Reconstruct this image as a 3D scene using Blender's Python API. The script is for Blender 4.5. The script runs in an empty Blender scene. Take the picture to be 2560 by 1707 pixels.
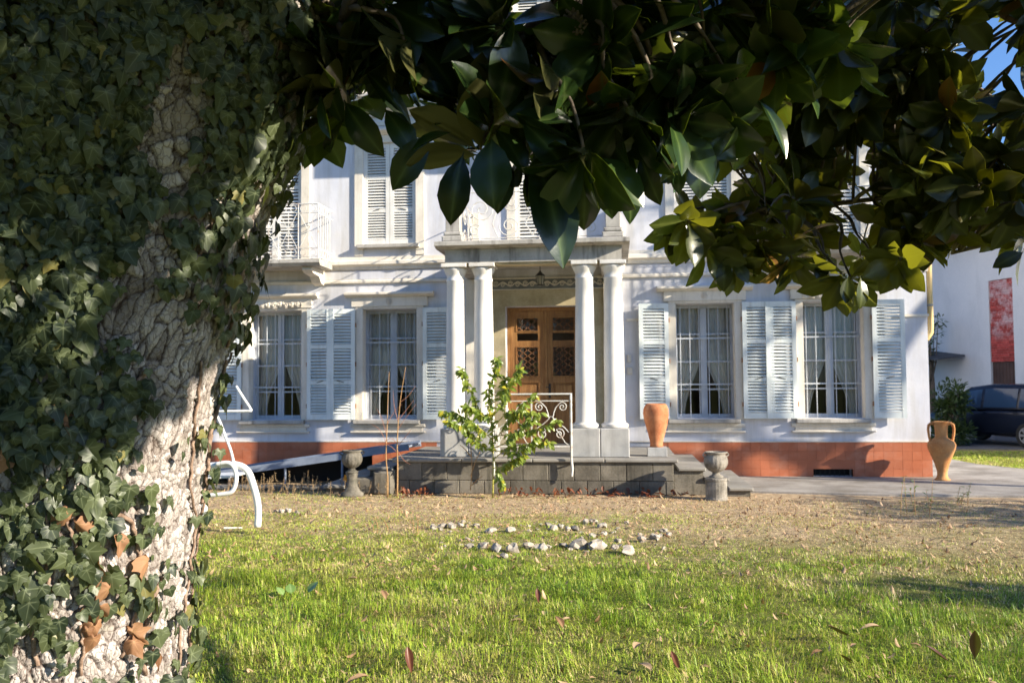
import bpy, math, random
import numpy as np
from mathutils import Vector, Matrix
from mathutils.bvhtree import BVHTree

# ------------------------------------------------------------------ camera, sky, sun, exposure
scene = bpy.context.scene
COL = scene.collection
rnd = random.Random(7)
nrng = np.random.default_rng(11)
RAD = math.radians
FPX, CAMZ = 2200.0, 1.75
cam_data = bpy.data.cameras.new('camera')
cam_data.sensor_width = 36.0
cam_data.lens = FPX / 2560.0 * 36.0
cam_data.clip_start = 0.05
cam_data.clip_end = 2000.0
cam_data.dof.use_dof = True
cam_data.dof.focus_distance = 2.75
cam_data.dof.aperture_fstop = 9.0
cam = bpy.data.objects.new('camera', cam_data)
COL.objects.link(cam)
CAMR = Matrix.Rotation(RAD(6.6), 3, 'Z') @ Matrix.Rotation(RAD(92.52), 3, 'X') @ Matrix.Rotation(RAD(-0.45), 3, 'Z')
cam.matrix_world = Matrix.Translation((0, 0, CAMZ)) @ CAMR.to_4x4()
scene.camera = cam

SUNV = Vector((2.9, -1.0, 1.25)).normalized()          # towards the sun
world = bpy.data.worlds.new('World')
scene.world = world
world.use_nodes = True
sky_node = world.node_tree.nodes.new('ShaderNodeTexSky')
sky_node.sky_type = 'NISHITA'
sky_node.sun_disc = False
sky_node.sun_elevation = math.asin(SUNV.z)
sky_node.sun_rotation = math.atan2(SUNV.x, SUNV.y)
sky_node.air_density = 1.0
sky_node.dust_density = 0.2
sky_node.ozone_density = 3.0
bg = world.node_tree.nodes['Background']
bg.inputs[1].default_value = 0.085
tint = world.node_tree.nodes.new('ShaderNodeMix')              # white balance of the photograph: blue skylight
tint.data_type = 'RGBA'; tint.blend_type = 'MULTIPLY'; tint.inputs[0].default_value = 1.0
tint.inputs[7].default_value = (0.74, 0.92, 1.18, 1.0)
world.node_tree.links.new(sky_node.outputs[0], tint.inputs[6])
world.node_tree.links.new(tint.outputs[2], bg.inputs[0])
sun_data = bpy.data.lights.new('sun', 'SUN')
sun_data.energy = 5.0
sun_data.angle = RAD(0.53)
sun_data.color = (1.0, 0.90, 0.72)
sun = bpy.data.objects.new('sun', sun_data)
COL.objects.link(sun)
sun.rotation_euler = (-SUNV).to_track_quat('-Z', 'Y').to_euler()
scene.view_settings.view_transform = 'Standard'
scene.view_settings.look = 'None'
scene.view_settings.gamma = 1.0
scene.view_settings.use_curve_mapping = False
scene.view_settings.exposure = 1.22
scene.render.engine = 'CYCLES'
scene.cycles.max_bounces = 6
scene.cycles.diffuse_bounces = 3
scene.cycles.glossy_bounces = 3
scene.cycles.transmission_bounces = 5
scene.cycles.transparent_max_bounces = 8
scene.cycles.use_denoising = True


def ray(px, py):
    return CAMR @ Vector(((px - 1280) / FPX, -(py - 853.5) / FPX, -1.0))


def at(px, py, Y):                       # world point on the plane Y seen at a photograph pixel
    d = ray(px, py)
    return Vector((0, 0, CAMZ)) + d * (Y / d.y)


def gnd(px, py, z=0.0):
    d = ray(px, py)
    return Vector((0, 0, CAMZ)) + d * ((z - CAMZ) / d.z)


# ------------------------------------------------------------------ object helpers
WM = {}


def link(o, parent=None):
    COL.objects.link(o)
    if parent is not None:
        o.parent = parent
        o.matrix_parent_inverse = WM[parent.name].inverted()
    WM[o.name] = o.matrix_basis.copy()
    return o


def tag(o, label=None, cat=None, group=None, kind=None):
    if label: o['label'] = label
    if cat: o['category'] = cat
    if group: o['group'] = group
    if kind: o['kind'] = kind
    return o


def thing(name, label, cat, loc, group=None):
    o = bpy.data.objects.new(name, None)
    o.empty_display_size = 0.1
    o.location = loc
    link(o)
    return tag(o, label, cat, group)


class MB:
    """collects faces; build() links them as one mesh object (world coordinates)"""
    def __init__(s):
        s.v, s.f = [], []

    def add(s, verts, faces):
        n = len(s.v)
        s.v.extend([tuple(p) for p in verts])
        s.f.extend([tuple(i + n for i in f) for f in faces])
        return s

    def box(s, x0, x1, y0, y1, z0, z1, M=None):
        vs = [Vector((x, y, z)) for z in (z0, z1) for y in (y0, y1) for x in (x0, x1)]
        if M is not None: vs = [M @ p for p in vs]
        return s.add(vs, [(0, 2, 3, 1), (4, 5, 7, 6), (0, 1, 5, 4), (2, 6, 7, 3), (0, 4, 6, 2), (1, 3, 7, 5)])

    def bbox(s, x0, x1, y0, y1, z0, z1, b=0.006, M=None):
        """box with chamfered vertical-plane edges: chamfer on the face looking to -Y"""
        vs = [(x0, y1, z0), (x1, y1, z0), (x1, y1, z1), (x0, y1, z1),
              (x0, y0 + b, z0), (x1, y0 + b, z0), (x1, y0 + b, z1), (x0, y0 + b, z1),
              (x0 + b, y0, z0 + b), (x1 - b, y0, z0 + b), (x1 - b, y0, z1 - b), (x0 + b, y0, z1 - b)]
        vs = [Vector(p) for p in vs]
        if M is not None: vs = [M @ p for p in vs]
        fs = [(3, 2, 1, 0)]
        for i in range(4):
            j = (i + 1) % 4
            fs += [(i, j, 4 + j, 4 + i), (4 + i, 4 + j, 8 + j, 8 + i)]
        fs.append((8, 9, 10, 11))
        return s.add(vs, fs)

    def tube(s, pts, r, n=6, cap=True):
        pts = [Vector(p) for p in pts]
        if len(pts) < 2: return s
        rs = r if isinstance(r, (list, tuple)) else [r] * len(pts)
        vs, fs = [], []
        up = None
        for i, p in enumerate(pts):
            a = pts[max(i - 1, 0)]; b = pts[min(i + 1, len(pts) - 1)]
            d = (b - a)
            if d.length < 1e-9: d = Vector((0, 0, 1))
            d.normalize()
            if up is None:
                up = d.orthogonal().normalized()
            up = (up - d * up.dot(d))
            if up.length < 1e-6: up = d.orthogonal()
            up.normalize()
            w = d.cross(up)
            for k in range(n):
                t = 2 * math.pi * k / n
                vs.append(p + (up * math.cos(t) + w * math.sin(t)) * rs[i])
        for i in range(len(pts) - 1):
            for k in range(n):
                k2 = (k + 1) % n
                fs.append((i * n + k, i * n + k2, (i + 1) * n + k2, (i + 1) * n + k))
        if cap:
            fs.append(tuple(range(n - 1, -1, -1)))
            fs.append(tuple((len(pts) - 1) * n + k for k in range(n)))
        return s.add(vs, fs)

    def lathe(s, prof, c=(0, 0, 0), n=20, warp=None):
        vs, fs = [], []
        for (r, z) in prof:
            for k in range(n):
                t = 2 * math.pi * k / n
                rr = r * (warp(t, z) if warp else 1.0)
                vs.append((c[0] + rr * math.cos(t), c[1] + rr * math.sin(t), c[2] + z))
        m = len(prof)
        for i in range(m - 1):
            for k in range(n):
                k2 = (k + 1) % n
                fs.append((i * n + k, i * n + k2, (i + 1) * n + k2, (i + 1) * n + k))
        fs.append(tuple(range(n - 1, -1, -1)))
        fs.append(tuple((m - 1) * n + k for k in range(n)))
        return s.add(vs, fs)

    def prism(s, prof, x0, x1):
        """profile of (y, z) points swept along X"""
        n = len(prof)
        vs = [(x0, y, z) for y, z in prof] + [(x1, y, z) for y, z in prof]
        fs = [(i, (i + 1) % n, n + (i + 1) % n, n + i) for i in range(n)]
        fs += [tuple(range(n - 1, -1, -1)), tuple(range(n, 2 * n))]
        return s.add(vs, fs)

    def mesh(s, name, mat, smooth=False, origin=None):
        me = bpy.data.meshes.new(name)
        vs = s.v if origin is None else [tuple(Vector(p) - Vector(origin)) for p in s.v]
        me.from_pydata(vs, [], s.f)
        if smooth: me.shade_smooth()
        if mat is not None: me.materials.append(mat)
        return me

    def build(s, name, mat, parent=None, smooth=False, origin=None):
        o = bpy.data.objects.new(name, s.mesh(name, mat, smooth, origin))
        if origin is not None: o.location = origin
        return link(o, parent)


def inst(name, me, parent, M):
    o = bpy.data.objects.new(name, me)
    o.matrix_basis = M
    return link(o, parent)


def np_mesh(name, V, F, mat, attrs=None, smooth=False):
    """V (n,3), F (m,k) arrays -> mesh; attrs: name -> per-vertex float array"""
    me = bpy.data.meshes.new(name)
    k = F.shape[1]
    me.vertices.add(len(V)); me.vertices.foreach_set('co', np.ascontiguousarray(V, dtype=np.float32).ravel())
    me.loops.add(F.size); me.loops.foreach_set('vertex_index', np.ascontiguousarray(F, dtype=np.int32).ravel())
    me.polygons.add(len(F))
    me.polygons.foreach_set('loop_start', np.arange(0, F.size, k, dtype=np.int32))
    for an, av in (attrs or {}).items():
        if av.ndim == 2:
            a = me.attributes.new(an, 'FLOAT_COLOR', 'POINT')
            c4 = np.ones((len(V), 4), dtype=np.float32); c4[:, :3] = av
            a.data.foreach_set('color', c4.ravel())
        else:
            a = me.attributes.new(an, 'FLOAT', 'POINT')
            a.data.foreach_set('value', np.ascontiguousarray(av, dtype=np.float32))
    me.update(calc_edges=True)
    me.validate()
    if smooth: me.shade_smooth()
    if mat is not None: me.materials.append(mat)
    return me


def scatter_mesh(name, base, mats, mat, smooth=True):
    """merge copies of base=(V,F,attrs) placed by a list of 4x4 matrices"""
    V, F, A = base
    n, m = len(V), len(mats)
    if m == 0: return None
    MM = np.array([[list(r) for r in M] for M in mats])
    P = np.einsum('mij,nj->mni', MM[:, :3, :3], V) + MM[:, None, :3, 3]
    FF = (F[None] + (np.arange(m) * n)[:, None, None]).reshape(-1, F.shape[1])
    at_ = {k: np.tile(a, m) for k, a in A.items()}
    at_['rnd'] = np.repeat(nrng.random(m), n)
    return np_mesh(name, P.reshape(-1, 3), FF, mat, at_, smooth)


# ------------------------------------------------------------------ materials
def lin(r, g, b):
    f = lambda c: c / 12.92 if c <= 0.04045 else ((c + 0.055) / 1.055) ** 2.4
    return (f(r / 255), f(g / 255), f(b / 255), 1)


class NT:
    def __init__(s, name):
        s.m = bpy.data.materials.new(name); s.m.use_nodes = True
        s.t = s.m.node_tree; s.n = s.t.nodes
        s.bsdf = s.n['Principled BSDF']; s.out = s.n['Material Output']

    def new(s, typ, **kw):
        n = s.n.new(typ)
        for k, v in kw.items(): setattr(n, k, v)
        return n

    def lk(s, a, b): s.t.links.new(a, b)

    def pos(s, scale=(1, 1, 1), coord='geo'):
        if coord == 'geo': src = s.new('ShaderNodeNewGeometry').outputs['Position']
        else: src = s.new('ShaderNodeTexCoord').outputs['Object']
        mp = s.new('ShaderNodeMapping'); mp.inputs['Scale'].default_value = scale
        s.lk(src, mp.inputs['Vector'])
        return mp.outputs[0]

    def noise(s, vec, scale, detail=4, rough=0.55):
        n = s.new('ShaderNodeTexNoise'); n.inputs['Scale'].default_value = scale
        n.inputs['Detail'].default_value = detail; n.inputs['Roughness'].default_value = rough
        s.lk(vec, n.inputs['Vector']); return n.outputs['Fac']

    def ramp(s, fac, stops):
        r = s.new('ShaderNodeValToRGB'); e = r.color_ramp.elements
        while len(e) < len(stops): e.new(0.5)
        for el, (p, c) in zip(e, stops):
            el.position = p; el.color = c if len(c) == 4 else (*c, 1)
        s.lk(fac, r.inputs[0]); return r.outputs[0]

    def mix(s, fac, a, b, mode='MIX'):
        n = s.new('ShaderNodeMix', data_type='RGBA', blend_type=mode)
        for v, i in ((fac, 0), (a, 6), (b, 7)):
            if hasattr(v, 'links') or isinstance(v, bpy.types.NodeSocket): s.lk(v, n.inputs[i])
            else: n.inputs[i].default_value = v if i == 0 else (v if len(v) == 4 else (*v, 1))
        return n.outputs[2]

    def math(s, op, a, b=0.0, clamp=False):
        n = s.new('ShaderNodeMath', operation=op); n.use_clamp = clamp
        for v, i in ((a, 0), (b, 1)):
            if isinstance(v, bpy.types.NodeSocket): s.lk(v, n.inputs[i])
            else: n.inputs[i].default_value = v
        return n.outputs[0]

    def attr(s, name):
        n = s.new('ShaderNodeAttribute'); n.attribute_name = name; return n

    def orand(s):
        return s.new('ShaderNodeObjectInfo').outputs['Random']

    def bump(s, h, strength=0.3, dist=0.01):
        b = s.new('ShaderNodeBump'); b.inputs['Strength'].default_value = strength
        b.inputs['Distance'].default_value = dist
        s.lk(h, b.inputs['Height']); s.lk(b.outputs[0], s.bsdf.inputs['Normal'])

    def fin(s, col=None, rough=0.7, metal=0.0, spec=0.4):
        if col is not None:
            if isinstance(col, bpy.types.NodeSocket): s.lk(col, s.bsdf.inputs['Base Color'])
            else: s.bsdf.inputs['Base Color'].default_value = col
        if isinstance(rough, bpy.types.NodeSocket): s.lk(rough, s.bsdf.inputs['Roughness'])
        else: s.bsdf.inputs['Roughness'].default_value = rough
        s.bsdf.inputs['Metallic'].default_value = metal
        s.bsdf.inputs['Specular IOR Level'].default_value = spec
        return s.m


def mat_worn(name, a, b, scale=2.0, fine=40, rough=0.75, bump=0.25, dist=0.004, stain=None, stain_amt=0.5, vary=0.0, spec=0.3, sscale=(1, 1, 1)):
    """two-tone weathered surface with fine relief and optional vertical run-off stains"""
    t = NT(name); p = t.pos()
    n1 = t.noise(p, scale, 5); n2 = t.noise(p, fine, 3)
    f = t.math('ADD', t.math('MULTIPLY', n1, 0.75), t.math('MULTIPLY', n2, 0.25))
    c = t.ramp(f, [(0.36, a), (0.62, b)])
    if stain:
        q = t.pos((6.0, 6.0, 0.7) if sscale == (1, 1, 1) else sscale)
        s = t.ramp(t.noise(q, 1.4, 5, 0.65), [(0.52, (0, 0, 0, 1)), (0.72, (1, 1, 1, 1))])
        c = t.mix(t.math('MULTIPLY', s, stain_amt), c, stain)
    if vary:
        h = t.new('ShaderNodeHueSaturation'); t.lk(c, h.inputs['Color'])
        t.lk(t.math('ADD', t.math('MULTIPLY', t.orand(), 2 * vary), 1 - vary), h.inputs['Value'])
        c = h.outputs[0]
    t.bump(t.math('ADD', n2, t.math('MULTIPLY', n1, 0.6)), bump, dist)
    return t.fin(c, rough, spec=spec)


def mat_leaf(name, dark, light, vein, rough=0.35, trans=0.2, tcol=(0.25, 0.4, 0.03, 1), spec=0.5, under=None, dead=None, dead_at=0.97, veinamt=0.6):
    t = NT(name)
    r = t.math('FRACT', t.math('ADD', t.attr('rnd').outputs['Fac'], t.orand()))
    n = t.noise(t.pos(coord='geo'), 14, 3)
    f = t.math('ADD', t.math('MULTIPLY', r, 0.75), t.math('MULTIPLY', n, 0.35))
    c = t.ramp(f, [(0.15, dark), (0.9, light)])
    if dead is not None:
        c = t.mix(t.math('GREATER_THAN', r, dead_at), c, dead)
    c = t.mix(t.math('MULTIPLY', t.math('POWER', t.attr('vein').outputs['Fac'], 5.0), veinamt), c, vein)
    if under is not None:
        c = t.mix(t.attr('under').outputs['Fac'], c, under)
    t.fin(c, rough, spec=spec)
    n3 = t.noise(t.pos(), 60, 2)
    t.bump(n3, 0.15, 0.002)
    if trans > 0:
        tr = t.new('ShaderNodeBsdfTranslucent'); tr.inputs['Color'].default_value = tcol
        mx = t.new('ShaderNodeMixShader'); mx.inputs[0].default_value = trans
        t.lk(t.bsdf.outputs[0], mx.inputs[1]); t.lk(tr.outputs[0], mx.inputs[2])
        t.lk(mx.outputs[0], t.out.inputs['Surface'])
    return t.m


M = {}


def stucco():
    t = NT('stucco'); p = t.pos()
    n1 = t.noise(p, 0.9, 6, 0.6); n2 = t.noise(p, 30, 4); n3 = t.noise(t.pos((3, 3, 0.35)), 1.3, 5, 0.65)
    c = t.ramp(n1, [(0.3, (0.52, 0.53, 0.60)), (0.55, (0.65, 0.65, 0.695)), (0.75, (0.71, 0.69, 0.68))])
    c = t.mix(t.math('MULTIPLY', t.ramp(n3, [(0.46, (0, 0, 0, 1)), (0.70, (1, 1, 1, 1))]), 0.65), c, (0.43, 0.41, 0.38, 1))
    n4 = t.noise(p, 2.6, 6, 0.7)
    c = t.mix(t.math('MULTIPLY', t.ramp(n4, [(0.66, (0, 0, 0, 1)), (0.70, (1, 1, 1, 1))]), 0.55), c, (0.66, 0.60, 0.54, 1))
    t.bump(t.math('ADD', n2, n4), 0.35, 0.006)
    return t.fin(c, 0.85, spec=0.2)


M['stucco'] = stucco()
M['cream'] = mat_worn('cream_trim', (0.62, 0.56, 0.47, 1), (0.78, 0.72, 0.63, 1), 1.6, 35, stain=(0.36, 0.31, 0.25, 1), stain_amt=0.4)
M['ochre'] = mat_worn('ochre_plaster', (0.34, 0.27, 0.15, 1), (0.52, 0.44, 0.29, 1), 2.2, 30, stain=(0.24, 0.2, 0.14, 1), stain_amt=0.4)
M['stone'] = mat_worn('grey_stone', (0.30, 0.28, 0.25, 1), (0.50, 0.47, 0.43, 1), 3.0, 70, stain=(0.10, 0.09, 0.08, 1), stain_amt=0.75, bump=0.4)
M['granite'] = mat_worn('column_granite', (0.62, 0.59, 0.55, 1), (0.78, 0.75, 0.71, 1), 2.0, 120, bump=0.3, dist=0.003, stain=(0.42, 0.38, 0.34, 1), stain_amt=0.35)
M['pedestal'] = mat_worn('pedestal_granite', (0.30, 0.30, 0.30, 1), (0.46, 0.45, 0.44, 1), 3.0, 110, bump=0.3, dist=0.003, stain=(0.2, 0.19, 0.17, 1), stain_amt=0.4)
M['terrace'] = mat_worn('terrace_block', (0.085, 0.074, 0.058, 1), (0.20, 0.178, 0.145, 1), 2.5, 45, bump=0.5, dist=0.008, stain=(0.045, 0.042, 0.03, 1), stain_amt=0.85, vary=0.22)
M['joint'] = mat_worn('mortar', (0.10, 0.095, 0.085, 1), (0.18, 0.17, 0.155, 1), 4, 60)
M['slab'] = mat_worn('terrace_slab', (0.20, 0.185, 0.165, 1), (0.33, 0.31, 0.28, 1), 1.7, 60, bump=0.35, stain=(0.15, 0.14, 0.12, 1), stain_amt=0.5, sscale=(1.5, 1.5, 1.5))
M['redtile'] = mat_worn('red_tile', (0.39, 0.112, 0.05, 1), (0.47, 0.15, 0.072, 1), 2.2, 40, rough=0.55, bump=0.1, vary=0.10, stain=(0.50, 0.25, 0.17, 1), stain_amt=0.5, spec=0.35, sscale=(1.6, 1.6, 2.4))
M['redgrout'] = mat_worn('red_grout', (0.40, 0.125, 0.06, 1), (0.46, 0.155, 0.08, 1), 3, 50)
M['shutter'] = mat_worn('shutter_paint', (0.66, 0.71, 0.70, 1), (0.79, 0.82, 0.80, 1), 3, 50, rough=0.55, bump=0.12, stain=(0.46, 0.46, 0.42, 1), stain_amt=0.5, vary=0.05)
M['shutter_cream'] = mat_worn('upper_shutter_paint', (0.62, 0.60, 0.56, 1), (0.76, 0.74, 0.70, 1), 3, 50, rough=0.55, bump=0.12, stain=(0.5, 0.45, 0.38, 1), stain_amt=0.35, vary=0.05)
M['sash'] = mat_worn('window_paint', (0.42, 0.45, 0.50, 1), (0.54, 0.57, 0.61, 1), 3, 50, rough=0.5, bump=0.1)
M['whitemetal'] = mat_worn('white_iron', (0.50, 0.48, 0.44, 1), (0.70, 0.69, 0.66, 1), 6, 60, rough=0.5, bump=0.15, stain=(0.34, 0.16, 0.07, 1), stain_amt=0.8, sscale=(5, 5, 5))
M['rust'] = mat_worn('rust', (0.22, 0.09, 0.04, 1), (0.38, 0.18, 0.08, 1), 12, 90, rough=0.9)
M['terracotta'] = mat_worn('terracotta', (0.36, 0.115, 0.045, 1), (0.54, 0.22, 0.10, 1), 5, 40, rough=0.8, bump=0.3, stain=(0.60, 0.36, 0.22, 1), stain_amt=0.4, sscale=(3, 3, 3))
M['amphora'] = mat_worn('amphora_clay', (0.42, 0.17, 0.055, 1), (0.55, 0.28, 0.11, 1), 5, 40, rough=0.8, bump=0.3, stain=(0.28, 0.23, 0.13, 1), stain_amt=0.5, sscale=(3, 3, 3))
M['urn'] = mat_worn('urn_stone', (0.13, 0.115, 0.095, 1), (0.32, 0.29, 0.25, 1), 9, 60, rough=0.9, bump=0.5, dist=0.008, stain=(0.09, 0.085, 0.07, 1), stain_amt=0.6, sscale=(4, 4, 4))
M['slate'] = mat_worn('ramp_metal', (0.16, 0.19, 0.26, 1), (0.24, 0.28, 0.36, 1), 3, 40, rough=0.5, bump=0.1, spec=0.5)
M['yellowpipe'] = mat_worn('downpipe_paint', (0.60, 0.42, 0.17, 1), (0.72, 0.54, 0.26, 1), 4, 40, rough=0.6)
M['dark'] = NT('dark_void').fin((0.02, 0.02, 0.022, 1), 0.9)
M['interior'] = mat_worn('interior_plaster', (0.20, 0.15, 0.11, 1), (0.26, 0.2, 0.15, 1), 2, 20)
M['blackiron'] = NT('black_iron').fin((0.03, 0.03, 0.03, 1), 0.5)
M['roof'] = mat_worn('roof_tile', (0.20, 0.085, 0.05, 1), (0.32, 0.15, 0.09, 1), 3, 30)
M['concrete'] = mat_worn('pavement_concrete', (0.19, 0.17, 0.15, 1), (0.38, 0.35, 0.32, 1), 1.6, 45, bump=0.5, dist=0.008, stain=(0.15, 0.12, 0.085, 1), stain_amt=0.75, sscale=(0.9, 2.2, 0.9))
M['asphalt'] = mat_worn('driveway', (0.11, 0.11, 0.12, 1), (0.17, 0.17, 0.175, 1), 1.5, 90, bump=0.4)
M['whitewall'] = mat_worn('white_plaster', (0.62, 0.62, 0.64, 1), (0.74, 0.73, 0.73, 1), 0.5, 20, stain=(0.5, 0.5, 0.5, 1), stain_amt=0.35, sscale=(1.5, 1.5, 0.4))
M['pebble'] = mat_worn('pebble_stone', (0.21, 0.175, 0.14, 1), (0.47, 0.42, 0.36, 1), 14, 70, rough=0.85, bump=0.4, dist=0.006, vary=0.28)
M['cane'] = mat_worn('cane_bark', (0.30, 0.17, 0.07, 1), (0.46, 0.28, 0.13, 1), 20, 80)
M['redtwig'] = mat_worn('red_twig', (0.26, 0.10, 0.06, 1), (0.40, 0.19, 0.12, 1), 20, 80)
M['greenstem'] = mat_worn('green_stem', (0.32, 0.30, 0.06, 1), (0.46, 0.42, 0.10, 1), 20, 80)
M['treebark'] = mat_worn('branch_bark', (0.085, 0.065, 0.05, 1), (0.19, 0.15, 0.115, 1), 18, 80, bump=0.6, dist=0.006)


def curtain_mat():
    t = NT('curtain_cloth')
    t.fin((0.86, 0.84, 0.80, 1), 0.9, spec=0.1)
    tr = t.new('ShaderNodeBsdfTranslucent'); tr.inputs['Color'].default_value = (0.7, 0.68, 0.64, 1)
    mx = t.new('ShaderNodeMixShader'); mx.inputs[0].default_value = 0.25
    t.lk(t.bsdf.outputs[0], mx.inputs[1]); t.lk(tr.outputs[0], mx.inputs[2]); t.lk(mx.outputs[0], t.out.inputs['Surface'])
    return t.m


M['curtain'] = curtain_mat()


def glass_mat():
    t = NT('window_glass')
    tb = t.new('ShaderNodeBsdfTransparent'); tb.inputs[0].default_value = (0.95, 0.96, 0.96, 1)
    gl = t.new('ShaderNodeBsdfGlossy'); gl.inputs['Roughness'].default_value = 0.03
    fr = t.new('ShaderNodeFresnel'); fr.inputs[0].default_value = 1.5
    mx = t.new('ShaderNodeMixShader')
    t.lk(fr.outputs[0], mx.inputs[0]); t.lk(tb.outputs[0], mx.inputs[1]); t.lk(gl.outputs[0], mx.inputs[2])
    t.lk(mx.outputs[0], t.out.inputs['Surface'])
    return t.m


M['glass'] = glass_mat()


def wood_mat():
    t = NT('door_wood')
    q = t.pos((18, 18, 1.4))
    n = t.noise(q, 1.6, 6, 0.6); n2 = t.noise(t.pos(), 2.5, 4)
    f = t.math('ADD', t.math('MULTIPLY', n, 0.6), t.math('MULTIPLY', n2, 0.4))
    c = t.ramp(f, [(0.3, (0.15, 0.062, 0.02)), (0.5, (0.30, 0.14, 0.046)), (0.7, (0.47, 0.25, 0.09))])
    t.bump(n, 0.25, 0.004)
    return t.fin(c, 0.5, spec=0.4)


M['wood'] = wood_mat()


# ------------------------------------------------------------------ the ground
def ground_mat():
    t = NT('lawn_soil'); p = t.pos()
    sep = t.new('ShaderNodeSeparateXYZ'); t.lk(p, sep.inputs[0])
    n1 = t.noise(p, 1.1, 6, 0.6); n2 = t.noise(p, 9, 5, 0.6); n3 = t.noise(p, 60, 3)
    dry = t.ramp(t.math('ADD', t.math('MULTIPLY', n2, 0.7), t.math('MULTIPLY', n3, 0.3)),
                 [(0.3, (0.19, 0.12, 0.08)), (0.5, (0.42, 0.305, 0.19)), (0.7, (0.58, 0.46, 0.31))])
    green = t.ramp(n2, [(0.3, (0.075, 0.085, 0.022)), (0.6, (0.18, 0.19, 0.05)), (0.75, (0.28, 0.23, 0.10))])
    yy = t.math('SUBTRACT', t.math('ADD', t.math('MULTIPLY', sep.outputs[1], 0.33), t.math('MULTIPLY', n1, 2.2)), 3.75)
    far = t.math('SUBTRACT', t.math('MULTIPLY', sep.outputs[1], 1.0), 16.5, True)
    yy = t.math('SUBTRACT', yy, t.math('MULTIPLY', far, 4.0), True)
    c = t.mix(yy, green, dry)
    t.bump(t.math('ADD', n2, t.math('MULTIPLY', n3, 0.4)), 0.8, 0.03)
    return t.fin(c, 0.95, spec=0.1)


g = MB()
g.add([(-400, -400, 0), (400, -400, 0), (400, 400, 0), (-400, 400, 0)], [(0, 1, 2, 3)])
tag(g.build('ground', ground_mat()), kind='structure')


def poly_slab(name, pts, z0, z1, mat):
    n = len(pts); m = MB()
    m.add([(x, y, z1) for x, y in pts] + [(x, y, z0) for x, y in pts],
          [tuple(range(n))] + [(i, n + i, n + (i + 1) % n, (i + 1) % n) for i in range(n)])
    return tag(m.build(name, mat), kind='structure')


PATH = [(1.6, 13.95), (4.0, 13.6), (8.0, 13.4), (14, 13.2), (14, 15.1), (9.4, 16.1), (7.7, 17.2), (7.1, 18.4), (6.9, 20.2), (7.0, 22.6), (5.44, 22.6), (5.44, 15.995), (1.6, 15.995)]
poly_slab('pavement', PATH, -0.05, 0.03, M['concrete'])
poly_slab('driveway', [(4.5, 22.75), (30, 21.3), (30, 60), (4.5, 60)], -0.05, 0.022, M['asphalt'])

# ------------------------------------------------------------------ the villa
XC, YF = -1.26, 16.0
HW = 6.68                                   # half width of the facade
villa = thing('villa', 'pale lavender stucco villa with blue shutters, red tiled base and columned porch', 'house', (XC, YF, 0))
GW = [(-5.09, 'orn'), (-2.88, 'plain'), (2.88, 'plain'), (5.09, 'orn')]       # ground floor windows (u of centre)
WHW, WZ0, WZ1 = 0.52, 1.045, 3.09
FF = [-5.09, -2.88, 0.0, 2.88, 5.09]
holes = [(u - WHW, u + WHW, WZ0, WZ1) for u, _ in GW] + [(-0.71, 0.71, 0.56, 3.10)]
holes += [(u - 0.50, u + 0.50, 3.95 if abs(u) in (5.09, 0.0) else 4.30, 6.22) for u in FF]
holes += [(u - 0.50, u + 0.50, 7.15, 8.95) for u in FF]
VENT = (4.70, 5.37, 0.03, 0.16)
holes.append(VENT)


def wall_mesh(u0, u1, z0, z1, holes, y0, y1):
    xs = sorted({u0, u1, *[h[0] for h in holes], *[h[1] for h in holes]})
    zs = sorted({z0, z1, *[h[2] for h in holes], *[h[3] for h in holes]})
    solid = lambda i, k: 0 <= i < len(xs) - 1 and 0 <= k < len(zs) - 1 and not any(
        h[0] - 1e-6 <= xs[i] and xs[i + 1] <= h[1] + 1e-6 and h[2] - 1e-6 <= zs[k] and zs[k + 1] <= h[3] + 1e-6 for h in holes)
    m = MB()
    for i in range(len(xs) - 1):
        for k in range(len(zs) - 1):
            if not solid(i, k): continue
            a, b, c, d = XC + xs[i], XC + xs[i + 1], zs[k], zs[k + 1]
            m.add([(a, y0, c), (b, y0, c), (b, y0, d), (a, y0, d)], [(0, 1, 2, 3)])
            m.add([(a, y1, c), (b, y1, c), (b, y1, d), (a, y1, d)], [(3, 2, 1, 0)])
            if not solid(i - 1, k): m.add([(a, y0, c), (a, y1, c), (a, y1, d), (a, y0, d)], [(3, 2, 1, 0)])
            if not solid(i + 1, k): m.add([(b, y0, c), (b, y1, c), (b, y1, d), (b, y0, d)], [(0, 1, 2, 3)])
            if not solid(i, k - 1): m.add([(a, y0, c), (b, y0, c), (b, y1, c), (a, y1, c)], [(3, 2, 1, 0)])
            if not solid(i, k + 1): m.add([(a, y0, d), (b, y0, d), (b, y1, d), (a, y1, d)], [(0, 1, 2, 3)])
    return m


ZT = 9.7
wm = wall_mesh(-HW, HW, 0, ZT, holes, YF, YF + 0.38)
wm.box(XC - HW, XC - HW + 0.38, YF + 0.381, YF + 9, 0, ZT)
wm.box(XC + HW - 0.38, XC + HW, YF + 0.381, YF + 9, 0, ZT)
wm.box(XC - HW + 0.381, XC + HW - 0.381, YF + 8.7, YF + 9, 0, ZT)
wm.build('wall', M['stucco'], villa)
im = MB()
for z in (0.45, 3.62, 6.75, 9.6): im.box(XC - HW + 0.39, XC + HW - 0.39, YF + 0.385, YF + 8.69, z, z + 0.1)
for u in (-4.0, -1.6, 1.6, 4.0): im.box(XC + u - 0.06, XC + u + 0.06, YF + 0.385, YF + 8.69, 0.55, 9.6)
im.box(XC - HW + 0.39, XC + HW - 0.39, YF + 3.6, YF + 3.7, 0.55, 9.6)
im.build('interior_floor', M['interior'], villa)
rf = MB()
e = 0.75
ax0, ax1, ay0, ay1 = XC - HW - e, XC + HW + e, YF - e, YF + 9 + e
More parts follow.
